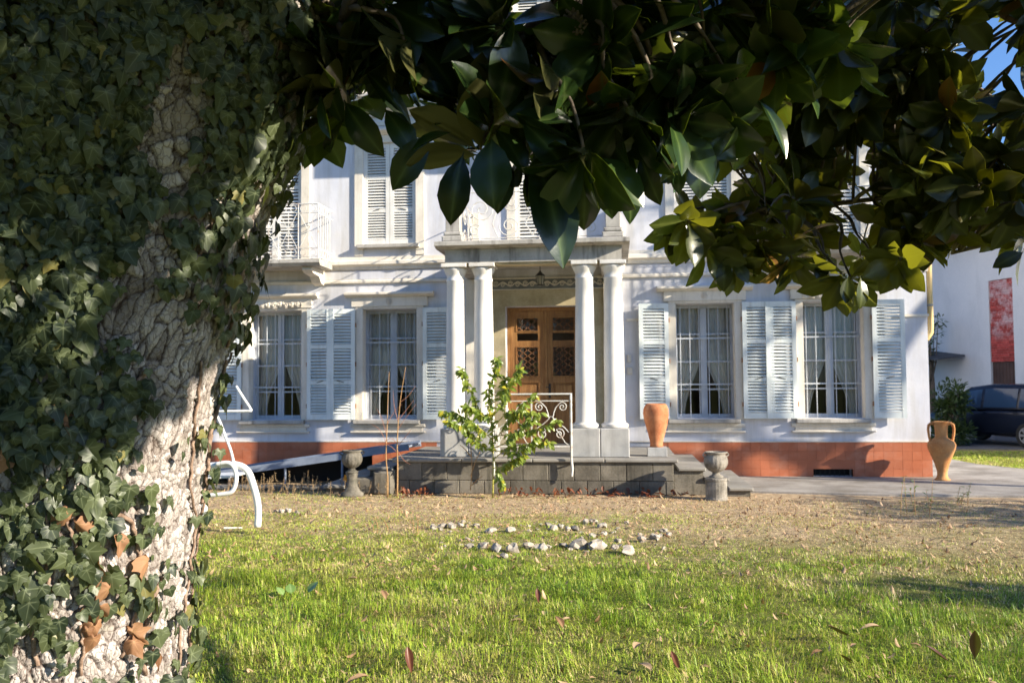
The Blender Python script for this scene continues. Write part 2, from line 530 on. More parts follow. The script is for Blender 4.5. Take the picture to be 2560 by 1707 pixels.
rf.add([(ax0, ay0, ZT + 0.18), (ax1, ay0, ZT + 0.18), (ax1, ay1, ZT + 0.18), (ax0, ay1, ZT + 0.18), (ax0 + 5, 20.5, 12.2), (ax1 - 5, 20.5, 12.2),
        (ax0, ay0, ZT + 0.004), (ax1, ay0, ZT + 0.004), (ax1, ay1, ZT + 0.004), (ax0, ay1, ZT + 0.004)],
       [(0, 1, 5, 4), (1, 2, 5), (2, 3, 4, 5), (3, 0, 4), (9, 8, 7, 6), (0, 6, 7, 1), (1, 7, 8, 2), (2, 8, 9, 3), (3, 9, 6, 0)])
rf.build('roof', M['roof'], villa)

# string courses
sc = MB()
prof = lambda y, z0, z1, d: [(YF + 0.05, z0), (y - d * 0.35, z0), (y - d * 0.5, z0 + (z1 - z0) * 0.35), (y - d, z0 + (z1 - z0) * 0.55), (y - d, z1 - 0.015), (y - d + 0.015, z1), (YF + 0.05, z1)]
for a, b in ((-HW - 0.05, HW + 0.05),):
    sc.prism(prof(YF, 3.84, 4.0, 0.11), XC + a, XC + b)
    sc.prism([(YF + 0.05, 4.003), (YF - 0.045, 4.003), (YF - 0.045, 4.075), (YF + 0.05, 4.075)], XC + a + 0.03, XC + b - 0.03)
    sc.prism(prof(YF, 6.72, 6.93, 0.16), XC + a, XC + b)
    sc.prism([(YF + 0.05, 6.55), (YF - 0.03, 6.55), (YF - 0.03, 6.62), (YF + 0.05, 6.62)], XC + a + 0.03, XC + b - 0.03)
sc.build('string_course', M['cream'], villa)
sc = MB()
sc.prism([(YF + 0.05, 3.585), (YF - 0.045, 3.585), (YF - 0.05, 3.62), (YF - 0.035, 3.65), (YF + 0.05, 3.65)], XC - HW - 0.02, XC - 0.98)
sc.prism([(YF + 0.05, 3.585), (YF - 0.045, 3.585), (YF - 0.05, 3.62), (YF - 0.035, 3.65), (YF + 0.05, 3.65)], XC + 0.98, XC + HW + 0.02)
sc.prism([(YF + 0.05, 2.80), (YF - 0.03, 2.80), (YF - 0.03, 2.845), (YF + 0.05, 2.845)], XC + 6.17, XC + HW + 0.02)
sc.prism([(YF + 0.05, 2.80), (YF - 0.03, 2.80), (YF - 0.03, 2.845), (YF + 0.05, 2.845)], XC + 1.5, XC + 1.80)
sc.prism([(YF + 0.05, 2.80), (YF - 0.03, 2.80), (YF - 0.03, 2.845), (YF + 0.05, 2.845)], XC - 1.80, XC - 1.5)
sc.build('wall_moulding', M['cream'], villa)
fas = MB(); fas.prism([(YF + 0.05, 3.66), (YF - 0.008, 3.66), (YF - 0.008, 3.83), (YF + 0.05, 3.83)], XC - HW + 0.02, XC + HW - 0.02)
fas.build('fascia_band', M['stucco'], villa)

# red tiled base
tb = MB(); tb.box(XC - HW - 0.012, XC - 2.0, YF - 0.02, YF + 0.1, 0.0, 0.625)
tile_base_l = tb.build('tile_base', M['redgrout'], villa)
tb = MB(); tb.box(XC + 2.0, XC + 4.70, YF - 0.02, YF + 0.1, 0.0, 0.625)
tb.box(XC + 5.37, XC + HW + 0.012, YF - 0.02, YF + 0.1, 0.0, 0.625)
tb.box(XC + 4.70, XC + 5.37, YF - 0.02, YF + 0.1, 0.16, 0.625)
tile_base = tb.build('tile_base', M['redgrout'], villa)
tw, th = 0.16, 0.1555
tm = MB().bbox(0.0010, tw - 0.0010, -0.004, 0.0, 0.0010, th - 0.0010, 0.0016).mesh('tile', M['redtile'])
for side in (-1, 1):
    for i in range(28):
        u = (2.2 + i * tw) if side > 0 else (-2.2 - (i + 1) * tw)
        for k in range(4):
            z = 0.003 + k * th
            if side > 0 and u + tw > VENT[0] + 0.02 and u < VENT[1] - 0.02 and z < VENT[3]: continue
            inst('tile', tm, tile_base if side > 0 else tile_base_l, Matrix.Translation((XC + u, YF - 0.0205 - rnd.random() * 0.002, z)) @ Matrix.Rotation(rnd.uniform(-.006, .006), 4, 'Y'))
cp = MB()
for a, b in ((-HW - 0.015, -1.5), (1.5, HW + 0.015)): cp.box(XC + a, XC + b, YF - 0.03, YF + 0.1, 0.628, 0.645)
cp.build('base_coping', M['cream'], villa)
vt = MB()
vt.box(XC + VENT[0], XC + VENT[1], YF + 0.22, YF + 0.24, VENT[2], VENT[3])
vent = vt.build('basement_vent', M['dark'], villa)
for i in range(8):
    b = MB(); x = XC + VENT[0] + 0.05 + i * 0.082
    b.tube([(x, YF + 0.06, 0.0), (x, YF + 0.06, 0.165)], 0.005, 5); b.build('vent_bar', M['blackiron'], vent)


# -------- windows and shutters
def grid_sheet(fn, nu, nv):
    vs = [fn(i / nu, j / nv) for j in range(nv + 1) for i in range(nu + 1)]
    fs = [(j * (nu + 1) + i, j * (nu + 1) + i + 1, (j + 1) * (nu + 1) + i + 1, (j + 1) * (nu + 1) + i) for j in range(nv) for i in range(nu)]
    return vs, fs


def gf_window(uc, kind):
    x0, x1 = XC + uc - WHW, XC + uc + WHW
    xc = XC + uc
    # surround
    s = MB()
    for sx in (-1, 1):
        a, b = sorted((xc + sx * WHW, xc + sx * (WHW + 0.125)))
        s.box(a, b, YF - 0.035, YF + 0.02, 1.035, 3.10)
        a, b = sorted((xc + sx * (WHW - 0.012), xc + sx * WHW))
        s.box(a, b, YF - 0.02, YF + 0.16, 1.035, 3.088)
    s.box(x0 - 0.125, x1 + 0.125, YF - 0.035, YF + 0.02, 3.102, 3.14)
    s.build('window_surround', M['cream'], villa)
    # hood
    h = MB()
    h.box(x0 - 0.20, x1 + 0.20, YF - 0.055, YF + 0.02, 3.143, 3.315)
    h.prism([(YF + 0.02, 3.318), (YF - 0.07, 3.318), (YF - 0.10, 3.345), (YF - 0.15, 3.36), (YF - 0.15, 3.395), (YF - 0.14, 3.405), (YF + 0.02, 3.42)], x0 - 0.32, x1 + 0.32)
    hood = h.build('window_hood', M['cream'], villa)
    if kind == 'plain':
        m = MB()
        for r, y in ((0.055, -0.058), (0.035, -0.068), (0.016, -0.078)):
            pts = [(xc + r * math.cos(t * math.pi / 8), YF + y, 3.23 + r * math.sin(t * math.pi / 8)) for t in range(17)]
            m.tube(pts, 0.008, 5, cap=False)
        m.build('medallion', M['cream'], hood)
    else:
        m = MB(); r2 = random.Random(int(uc * 10))
        for k in range(-4, 5):
            cx = xc + k * 0.115; cz = 3.20 + r2.uniform(-.01, .01)
            R = 0.052 if k else 0.07
            pts = [(cx + R * (1 - t / 26) * math.cos(t * 0.55 + (k % 2) * 3.1), YF - 0.06 - 0.03 * t / 22, cz + R * (1 - t / 26) * math.sin(t * 0.55) * (1 if k % 2 else -1)) for t in range(23)]
            m.tube(pts, [0.017] * 23, 5)
            m.tube([(cx + 0.05, YF - 0.065, cz + 0.05), (cx + 0.075, YF - 0.085, cz + 0.0), (cx + 0.06, YF - 0.065, cz - 0.05)], [0.006, 0.02, 0.006], 5)
        m.build('scroll_ornament', M['cream'], hood)
    s = MB(); s.bbox(x0 - 0.15, x1 + 0.06, YF - 0.14, YF + 0.25, 0.965, 1.034, 0.008); s.build('window_sill', M['stone'], villa)
    s = MB()
    s.bbox(x0 - 0.22, x1 + 0.15, YF - 0.055, YF + 0.02, 0.905, 0.962, 0.006)
    s.box(x0 - 0.16, x1 + 0.09, YF - 0.03, YF + 0.02, 0.83, 0.903)
    s.bbox(x0 - 0.22, x1 + 0.15, YF - 0.075, YF + 0.02, 0.80, 0.829, 0.006)
    s.build('sill_apron', M['cream'], villa)
    # casement
    yw = YF + 0.27
    w = MB()
    w.box(x0 - 0.05, x0 + 0.05, yw, yw + 0.09, WZ0 - 0.03, WZ1 + 0.03)
    w.box(x1 - 0.05, x1 + 0.05, yw, yw + 0.09, WZ0 - 0.03, WZ1 + 0.03)
    w.box(x0 + 0.05, x1 - 0.05, yw, yw + 0.09, WZ1 - 0.06, WZ1 + 0.03)
    w.box(x0 + 0.05, x1 - 0.05, yw, yw + 0.09, WZ0 - 0.03, WZ0 + 0.07)
    w.box(xc - 0.055, xc + 0.055, yw - 0.012, yw + 0.075, WZ0 + 0.07, WZ1 - 0.06)
    w.box(xc - 0.014, xc + 0.014, yw - 0.026, yw - 0.012, WZ0 + 0.07, WZ1 - 0.06)
    rows = [WZ0 + 0.07, 1.56, 2.06, 2.56, WZ1 - 0.06]
    for z in rows[1:4]:
        w.box(x0 + 0.05, xc - 0.055, yw + 0.01, yw + 0.05, z - 0.014, z + 0.014)
        w.box(xc + 0.055, x1 - 0.05, yw + 0.01, yw + 0.05, z - 0.014, z + 0.014)
    win = w.build('window', M['sash'], villa)
    for a, b in ((x0 + 0.05, xc - 0.055), (xc + 0.055, x1 - 0.05)):
        for k in range(4):
            p = MB(); z0, z1 = rows[k] + 0.0145, rows[k + 1] - 0.0145
            ty = rnd.uniform(-.003, .003)
            p.add([(a, yw + 0.03 + ty, z0), (b, yw + 0.03 - ty, z0), (b, yw + 0.03 - ty, z1), (a, yw + 0.03 + ty, z1)], [(0, 1, 2, 3)])
            p.build('pane', M['glass'], win)
    # curtains
    for sx in (-1, 1):
        ph = rnd.uniform(0, 6)
        def cf(a, b, sx=sx, ph=ph):
            z = 1.05 + b * 2.0
            full = 0.50
            if z > 2.15: wd = full
            else:
                q = (2.15 - z) / 1.1
                wd = full * (1 - 0.62 * math.sin(min(q, 1) * math.pi * 0.5) ** 1.3)
            xo = xc + sx * 0.53 - sx * wd * a
            yy = yw + 0.125 + 0.022 * math.sin(a * 34 + ph) * (0.6 + 0.4 * b) + 0.012 * math.sin(a * 13 + ph * 2)
            return (xo, yy, z)
        vs, fs = grid_sheet(cf, 44, 14)
        m = MB(); m.add(vs, fs); m.build('curtain', M['curtain'], win, smooth=True)
    # iron bars in the reveal
    yb = YF + 0.20
    for k in range(6):
        x = x0 + 0.10 + k * (2 * WHW - 0.2) / 5
        m = MB(); m.tube([(x, yb, WZ0 - 0.02), (x, yb, WZ1 + 0.01)], 0.008, 6); m.build('iron_bar', M['sash'], win)
    for z in (1.65, 2.48):
        m = MB(); m.box(x0 - 0.01, x1 + 0.01, yb - 0.004, yb + 0.004, z - 0.013, z + 0.013); m.build('iron_rail', M['sash'], win)


SW = 0.53
slat_cache = {}


def shutter(x_hinge, sx, z0, z1, ang, mat, y0, nsl=9, single=True, w=SW, tilt=40):
    """leaf that leaves its hinge in direction sx (+1 / -1), turned ang away from the wall"""
    Mx = Matrix.Translation((x_hinge, y0, 0)) @ Matrix.Rotation(-sx * ang, 4, 'Z') @ Matrix.Scale(1, 4)
    X = lambda a: a if sx > 0 else -a
    m = MB()
    def bx(a, b, za, zb, d0=-0.02, d1=0.02):
        a, b = sorted((X(a), X(b))); m.box(a, b, d0, d1, za, zb, Mx)
    st = 0.075
    bx(0, st, z0, z1); bx(w - st, w, z0, z1)
    H = z1 - z0
    rails = [(z0, z0 + 0.10), (z0 + H * 0.335 - 0.035, z0 + H * 0.335 + 0.035), (z0 + H * 0.66 - 0.035, z0 + H * 0.66 + 0.035), (z1 - 0.09, z1)]
    for a, b in rails: bx(st, w - st, a, b, -0.018, 0.018)
    o = m.build('shutter', mat, villa)
    key = (mat.name, w, tilt)
    if key not in slat_cache:
        slat_cache[key] = MB().box(-(w - 2 * st) / 2, (w - 2 * st) / 2, -0.027, 0.027, -0.0045, 0.0045, Matrix.Rotation(RAD(tilt), 4, 'X')).mesh('slat', mat)
    allm = []
    for r in range(3):
        a, b = rails[r][1], rails[r + 1][0]
        for k in range(nsl):
            z = a + (b - a) * (k + 0.5) / nsl
            allm.append(Mx @ Matrix.Translation((X(w / 2), 0, z)) @ Matrix.Rotation(rnd.uniform(-.04, .04), 4, 'X'))
    if single:
        for q in allm: inst('slat', slat_cache[key], o, q)
    else:
        mm = MB()
        for q in allm: mm.box(-(w - 2 * st) / 2, (w - 2 * st) / 2, -0.027, 0.027, -0.0045, 0.0045, q @ Matrix.Rotation(RAD(tilt), 4, 'X'))
        tag(mm.build('louvre', mat, o), kind='stuff')
    # hinges
    for z in (z0 + 0.25, z0 + H * 0.5, z1 - 0.3):
        h = MB(); h.tube([(x_hinge - sx * 0.012, y0 + 0.0, z - 0.04), (x_hinge - sx * 0.012, y0 + 0.0, z + 0.04)], 0.012, 6)
        h.build('hinge', M['rust'], o)
    lt = MB(); xm = w * 0.5
    p0 = Mx @ Vector((X(xm - 0.06), -0.022, z0 + H * 0.335)); p1 = Mx @ Vector((X(xm + 0.01), -0.028, z0 + H * 0.335 + 0.02)); p2 = Mx @ Vector((X(xm + 0.07), -0.03, z0 + H * 0.335 + 0.035))
    lt.tube([p0, p1, p2], 0.006, 5); lt.build('latch', M['blackiron'], o)
    return o


for uc, kind in GW:
    gf_window(uc, kind)
    for sx in (-1, 1):
        xh = XC + uc + sx * (WHW + 0.125)
        shutter(xh, sx, 1.045, 3.10, RAD(rnd.uniform(3.5, 7.0)), M['shutter'], YF - 0.075, nsl=10)
for uc in FF:
    z0 = 3.95 if abs(uc) in (5.09, 0.0) else 4.30
    near = (uc == -2.88)
    for sx in (-1, 1):
        xh = XC + uc - sx * 0.505
        shutter(xh, sx, z0 + 0.006, 6.215, RAD(0.6), M['shutter_cream'], YF + 0.035, nsl=10, single=near, w=0.502, tilt=48)
        shutter(xh, sx, 7.156, 8.945, RAD(0.6), M['shutter_cream'], YF + 0.035, nsl=9, single=False, w=0.502, tilt=48)
    s = MB()
    for (za, zb, full) in ((z0, 6.225, abs(uc) != 0 and abs(uc) != 5.09), (7.15, 8.955, True)):
        for sx in (-1, 1):
            a, b = sorted((XC + uc + sx * 0.506, XC + uc + sx * 0.665))
            s.box(a, b, YF - 0.04, YF + 0.02, za - 0.2 if full else za, zb)
        s.box(XC + uc - 0.665, XC + uc + 0.665, YF - 0.04, YF + 0.02, zb + 0.002, zb + 0.14)
        s.prism([(YF + 0.02, zb + 0.143), (YF - 0.06, zb + 0.143), (YF - 0.16, zb + 0.20), (YF - 0.16, zb + 0.24), (YF + 0.02, zb + 0.26)], XC + uc - 0.76, XC + uc + 0.76)
    s.build('window_surround', M['cream'], villa)
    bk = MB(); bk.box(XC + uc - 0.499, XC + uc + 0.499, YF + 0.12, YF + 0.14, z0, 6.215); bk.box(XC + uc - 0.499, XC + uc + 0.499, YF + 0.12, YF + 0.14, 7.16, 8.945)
    bk.build('window_dark_board', M['dark'], villa)  # black board stands in for the shade behind the closed shutters
    s = MB()
    if z0 > 4.1:
        s.bbox(XC + uc - 0.60, XC + uc + 0.58, YF - 0.14, YF + 0.1, z0 - 0.07, z0 - 0.002, 0.008); s.build('window_sill', M['stone'], villa); s = MB()
    s.bbox(XC + uc - 0.60, XC + uc + 0.58, YF - 0.14, YF + 0.1, 7.08, 7.148, 0.008)
    s.build('window_sill', M['stone'], villa)

# -------- front door
yd = YF + 0.27
df = MB()
df.box(XC - 0.705, XC - 0.66, yd - 0.02, yd + 0.08, 0.56, 3.095); df.box(XC + 0.66, XC + 0.705, yd - 0.02, yd + 0.08, 0.56, 3.095)
df.box(XC - 0.66, XC + 0.66, yd - 0.02, yd + 0.08, 3.03, 3.095)
df.build('door_frame', M['wood'], villa)
for sx in (-1, 1):
    a = (lambda q: XC + sx * q)
    def bx(m, p, q, z0, z1, y0, y1):
        x0, x1 = sorted((a(p), a(q))); m.box(x0, x1, y0, y1, z0, z1)
    d = MB()
    bx(d, 0.012, 0.135, 0.585, 3.028, yd, yd + 0.05)
    bx(d, 0.53, 0.655, 0.585, 3.028, yd, yd + 0.05)
    for z0, z1 in ((0.585, 0.76), (1.33, 1.44), (1.70, 1.82), (2.36, 2.48), (2.62, 2.66), (2.90, 3.028)):
        bx(d, 0.135, 0.53, z0, z1, yd + 0.001, yd + 0.049)
    if sx < 0: d.box(XC - 0.011, XC + 0.03, yd - 0.028, yd - 0.001, 0.585, 3.02)
    leaf = d.build('door_leaf', M['wood'], villa)
    for z0, z1 in ((0.76, 1.33), (1.44, 1.70)):
        p = MB(); bx(p, 0.135, 0.53, z0, z1, yd + 0.03, yd + 0.045)
        x0, x1 = sorted((a(0.165), a(0.50))); p.bbox(x0, x1, yd + 0.008, yd + 0.031, z0 + 0.03, z1 - 0.03, 0.018)
        p.build('door_panel', M['wood'], leaf)
    for z0, z1 in ((1.82, 2.36), (2.66, 2.90)):
        p = MB(); x0, x1 = sorted((a(0.135), a(0.53)))
        p.add([(x0, yd + 0.035, z0), (x1, yd + 0.035, z0), (x1, yd + 0.035, z1), (x0, yd + 0.035, z1)], [(0, 1, 2, 3)])
        p.build('glass_pane', M['glass'], leaf)
        gr = MB()
        nx, nz = 5, (5 if z1 - z0 > 0.4 else 2)
        dx, dz = (x1 - x0) / nx, (z1 - z0) / nz
        for k in range(nx + 1):
            for ph in (0, 1):
                pts = []
                for q in range(nz * 8 + 1):
                    z = z0 + q * dz / 8
                    pts.append((x0 + dx * (k + (0.34 * math.cos(q * math.pi / 4)) * (1 if (ph + k) % 2 else -1)), yd + 0.018, z))
                pts = [(min(max(p_[0], x0), x1), p_[1], p_[2]) for p_ in pts]
                if ph == 0: gr.tube(pts, 0.0065, 5)
        gr.build('iron_grille', M['rust'], leaf)
        mo = MB()
        bx(mo, 0.12, 0.137, z0 - 0.012, z1 + 0.012, yd - 0.012, yd); bx(mo, 0.528, 0.545, z0 - 0.012, z1 + 0.012, yd - 0.012, yd)
        bx(mo, 0.137, 0.528, z0 - 0.012, z0 + 0.004, yd - 0.012, yd); bx(mo, 0.137, 0.528, z1 - 0.004, z1 + 0.012, yd - 0.012, yd)
        mo.build('bead_moulding', M['wood'], leaf)
    if sx > 0:
        h = MB(); h.tube([(XC + 0.075, yd, 1.62), (XC + 0.075, yd - 0.05, 1.62), (XC + 0.0, yd - 0.055, 1.615)], 0.009, 6)
        h.box(XC + 0.055, XC + 0.095, yd - 0.006, yd - 0.0005, 1.42, 1.68); h.build('handle', M['blackiron'], leaf)
st = MB(); st.bbox(XC - 0.78, XC + 0.78, YF - 0.30, YF + 0.4, 0.552, 0.583, 0.008); st.build('door_step', M['slab'], villa)
bkd = MB(); bkd.box(XC - 0.7, XC + 0.7, YF + 0.7, YF + 0.72, 0.56, 3.1); bkd.build('hall_screen', M['interior'], villa)

# ochre panel of the porch back wall + scroll frieze
oc = MB(); wy = YF - 0.012
for a, b, z0, z1 in ((-1.42, -0.712, 0.56, 3.40), (0.712, 1.42, 0.56, 3.40), (-0.712, 0.712, 3.102, 3.40)):
    oc.box(XC + a, XC + b, wy, YF + 0.02, z0, z1)
oc.build('porch_wall_panel', M['ochre'], villa)
fz = MB(); fz.box(XC - 1.42, XC + 1.42, YF - 0.016, YF + 0.02, 3.402, 3.62)
fb = fz.build('scroll_frieze', mat_worn('frieze_blue', (0.12, 0.13, 0.14, 1), (0.22, 0.23, 0.23, 1), 5, 50), villa)
fm = MB()
fm.box(XC - 1.42, XC + 1.42, YF - 0.03, YF - 0.0165, 3.60, 3.625); fm.box(XC - 1.42, XC + 1.42, YF - 0.03, YF - 0.0165, 3.402, 3.418)
pts = []
for q in range(141):
    x = -1.36 + q * 2.72 / 140
    pts.append((XC + x, YF - 0.022, 3.51 + 0.038 * math.sin(q * 2 * math.pi / 14)))
fm.tube(pts, 0.010, 5)
for k in range(20):
    cx = -1.36 + (k + 0.5) * 0.136; sg = 1 if k % 2 else -1
    fm.tube([(XC + cx + (0.045 - 0.0018 * t) * math.cos(t * 0.5), YF - 0.022, 3.51 + sg * 0.012 + (0.045 - 0.0018 * t) * math.sin(t * 0.5)) for t in range(20)], 0.0075, 5)
fm.build('scroll_relief', M['cream'], fb)

# -------- porch
YC = 13.95
for u in (-1.26, -0.81, 0.81, 1.26):
    col = MB(); c = (XC + u, YC, 0)
    col.lathe([(0.205, 0.997), (0.212, 1.012), (0.212, 1.045), (0.205, 1.06), (0.178, 1.07), (0.172, 1.085), (0.163, 1.10),
               (0.161, 1.6), (0.158, 2.2), (0.150, 2.8), (0.141, 3.33), (0.150, 3.345), (0.153, 3.36), (0.142, 3.375), (0.142, 3.43), (0.155, 3.45), (0.185, 3.51), (0.195, 3.53), (0.195, 3.545), (0.15, 3.552)], c, 28)
    column = col.build('column', M['granite'], villa, smooth=True)
    me = column.data
    a = MB(); a.bbox(c[0] - 0.205, c[0] + 0.205, YC - 0.215, YC + 0.215, 3.554, 3.614, 0.008); a.build('abacus', M['granite'], column)
    pd = MB(); pd.bbox(c[0] - 0.221 + (0.0 if u in (-1.26, 0.81) else 0), c[0] + 0.221, YC - 0.235, YC + 0.235, 0.553, 0.995, 0.01)
    pd.build('column_pedestal', M['pedestal'], column)
for u in (-1.26, 1.26):
    pl = MB(); pl.box(XC + u - 0.17, XC + u + 0.17, YF - 0.09, YF + 0.02, 0.553, 3.60)
    pl.build('pilaster', M['cream'], villa)
en = MB()
en.box(XC - 1.40, XC + 1.40, YC - 0.19, YC + 0.17, 3.617, 3.84)
for sx in (-1, 1):
    x0, x1 = sorted((XC + sx * 1.40, XC + sx * 1.06)); en.box(x0, x1, YC + 0.171, YF - 0.003, 3.617, 3.838)
en.box(XC - 1.06, XC + 1.06, YC + 0.171, YF - 0.003, 3.78, 3.836)
ent = en.build('entablature', M['stone'], villa)
ar = MB(); ar.box(XC - 1.059, XC + 1.059, YC - 0.15, YC + 0.168, 3.585, 3.616); ar.build('architrave', M['ochre'], villa)
co = MB()
cprof = [(13.72, 3.842), (13.60, 3.865), (13.565, 3.875), (13.565, 3.935), (13.58, 3.945), (YF - 0.004, 3.955), (YF - 0.004, 3.842)]
co.prism(cprof, XC - 1.535, XC + 1.525)
co.build('porch_cornice', M['stone'], villa)
for u in (-1.27, 1.27):
    p = MB(); x = XC + u; y = 13.86
    p.bbox(x - 0.17, x + 0.17, y - 0.17, y + 0.17, 3.956, 4.05, 0.02); p.bbox(x - 0.145, x + 0.145, y - 0.145, y + 0.145, 4.051, 4.12, 0.02)
    p.bbox(x - 0.115, x + 0.115, y - 0.115, y + 0.115, 4.121, 4.80, 0.008); p.bbox(x - 0.16, x + 0.16, y - 0.16, y + 0.16, 4.801, 4.87, 0.012)
    p.build('balcony_pedestal', M['stone'], villa)
    p = MB(); p.box(x - 0.10, x + 0.10, YF - 0.13, YF + 0.02, 3.957, 4.82); p.build('balcony_pilaster', M['cream'], villa)


def spiral(cx, cz, r, turns, a0, sgn=1, decay=0.9, n=26):
    return [(cx + r * (1 - decay * t / n) * math.cos(a0 + sgn * turns * 2 * math.pi * t / n), cz + r * (1 - decay * t / n) * math.sin(a0 + sgn * turns * 2 * math.pi * t / n)) for t in range(n + 1)]


def iron_front(m, y, x0, x1, z0, z1, r=0.009):
    T = lambda pts: m.tube([(a, y, b) for a, b in pts], r, 5)
    w, h = x1 - x0, z1 - z0
    T([(x0, z0), (x1, z0)]); T([(x0, z1), (x1, z1)])
    xm = (x0 + x1) / 2
    for s in (-1, 1):
        X = lambda q: xm + s * q * w / 2
        fx = lambda pts: T([(xm + s * (a - xm), b) for a, b in pts])
        fx(spiral(xm + w * 0.36, z0 + h * 0.63, h * 0.30, 2.0, 1.57, 1))
        fx(spiral(xm + w * 0.40, z0 + h * 0.17, h * 0.15, 1.6, 3.1, -1))
        fx(spiral(xm + w * 0.16, z0 + h * 0.26, h * 0.24, 1.8, 0.0, -1))
        fx(spiral(xm + w * 0.15, z0 + h * 0.76, h * 0.2, 1.7, 3.3, 1))
        fx([(xm + w * 0.24, z0 + h * 0.02), (xm + w * 0.28, z0 + h * 0.3), (xm + w * 0.255, z0 + h * 0.55), (xm + w * 0.24, z0 + h * 0.98)])
        fx([(xm + 0.005, z0 + h * 0.95), (xm + w * 0.05, z0 + h * 0.7), (xm + w * 0.015, z0 + h * 0.5), (xm + w * 0.05, z0 + h * 0.3), (xm + 0.005, z0 + h * 0.05)])


br = MB(); iron_front(br, 13.86, XC - 1.15, XC + 1.15, 4.02, 4.76)
for s in (-1, 1):
    x = XC + s * 1.27
    for z in (4.02, 4.76): br.tube([(x, 13.99, z), (x, YF - 0.13, z)], 0.009, 5)
    for k in range(3):
        cy = 14.3 + k * 0.62
        for q in (1, -1):
            br.tube([(x, cy + a * 1.0, 4.39 + b) for a, b in spiral(0, q * 0.18, 0.17, 1.8, q * 1.57, q)], 0.009, 5)
        br.tube([(x, cy + 0.31, 4.02), (x, cy + 0.31, 4.76)], 0.007, 5)
br.build('balcony_railing', M['whitemetal'], villa)

# -------- side balconies and the top balcony
def side_balcony(uc, hw, dep, zt, h, label_name='balcony'):
    x0, x1 = XC + uc - hw, XC + uc + hw
    y0 = YF - dep
    s = MB()
    s.prism([(YF - 0.115, zt - 0.11), (y0 + 0.05, zt - 0.11), (y0 + 0.02, zt - 0.075), (y0, zt - 0.06), (y0, zt), (YF - 0.115, zt)], x0, x1)
    slab = s.build('balcony', M['stone'], villa)
    for sx in (-1, 1):
        b = MB(); bxx = XC + uc + sx * (hw - 0.28)
        pr = [(YF + 0.02, zt - 0.115), (y0 + 0.16, zt - 0.115), (y0 + 0.14, zt - 0.17), (y0 + 0.22, zt - 0.22), (YF - 0.30, zt - 0.25), (YF - 0.18, zt - 0.36), (YF + 0.02, zt - 0.40)]
        b.prism(pr, bxx - 0.09, bxx + 0.09); b.build('bracket', M['cream'], slab)
    r = MB()
    X0, X1, Y0 = x0 + 0.03, x1 - 0.03, y0 + 0.03
    zt2 = zt + h
    for z in (zt + 0.05, zt + 0.20, zt2 - 0.16, zt2):
        rr = 0.008 if z < zt2 else 0.013
        r.tube([(X0, YF - 0.02, z), (X0, Y0, z), (X1, Y0, z), (X1, YF - 0.02, z)], rr, 5)
    n = 6; dx = (X1 - X0) / n
    for k in range(n):
        a, b = X0 + k * dx, X0 + (k + 1) * dx
        r.tube([(a, Y0, zt), (a, Y0, zt2)], 0.009, 5)
        za, zb = zt + 0.20, zt2 - 0.16
        r.tube([(a + 0.02, Y0, za), (b - 0.02, Y0, zb)], 0.006, 5); r.tube([(b - 0.02, Y0, za), (a + 0.02, Y0, zb)], 0.006, 5)
        r.tube([((a + b) / 2, Y0, za), ((a + b) / 2, Y0, zb)], 0.006, 5)
        for cz in (zt + 0.125, zt2 - 0.08):
            for q in (0.25, 0.75):
                cx = a + dx * q; R_ = 0.055
                r.tube([(cx + R_ * math.cos(t * 0.5236), Y0, cz + R_ * math.sin(t * 0.5236)) for t in range(13)], 0.0055, 5, cap=False)
    r.tube([(X1, Y0, zt), (X1, Y0, zt2)], 0.011, 5)
    for xs in (X0, X1):
        nd = max(4, int(dep / 0.13))
        for k in range(1, nd):
            y = Y0 + (YF - 0.05 - Y0) * k / nd
            r.tube([(xs, y, zt), (xs, y, zt2)], 0.008, 5)
            for cz in (zt + 0.125, zt2 - 0.08):
                r.tube([(xs, y + 0.05 * math.cos(t * 0.5236) - 0.06, cz + 0.05 * math.sin(t * 0.5236)) for t in range(13)], 0.0055, 5, cap=False)
    r.build('railing', M['whitemetal'], slab)


side_balcony(-5.09, 1.14, 0.85, 3.945, 1.0)
side_balcony(5.09, 1.14, 0.85, 3.945, 1.0)
side_balcony(0.0, 1.55, 0.97, 6.86, 1.0)
pp = MB()                                       # solid lower half of the top balcony's parapet
pp.box(XC - 1.55, XC + 1.55, YF - 0.97, YF - 0.90, 6.862, 7.40)
for sx in (-1, 1):
    a, b = sorted((XC + sx * 1.55, XC + sx * 1.48)); pp.box(a, b, YF - 0.899, YF - 0.17, 6.862, 7.40)
pp.build('parapet', M['cream'], villa)
for k in range(16):
    x = XC - 1.47 + k * 0.196
    q = MB(); q.lathe([(0.045, 0), (0.03, 0.03), (0.06, 0.12), (0.03, 0.24), (0.045, 0.28)], (x, YF - 0.935, 7.402), 8); q.build('baluster', M['cream'], villa, smooth=True)
q = MB(); q.box(XC - 1.56, XC + 1.56, YF - 0.99, YF - 0.88, 7.684, 7.75); q.build('coping', M['cream'], villa)

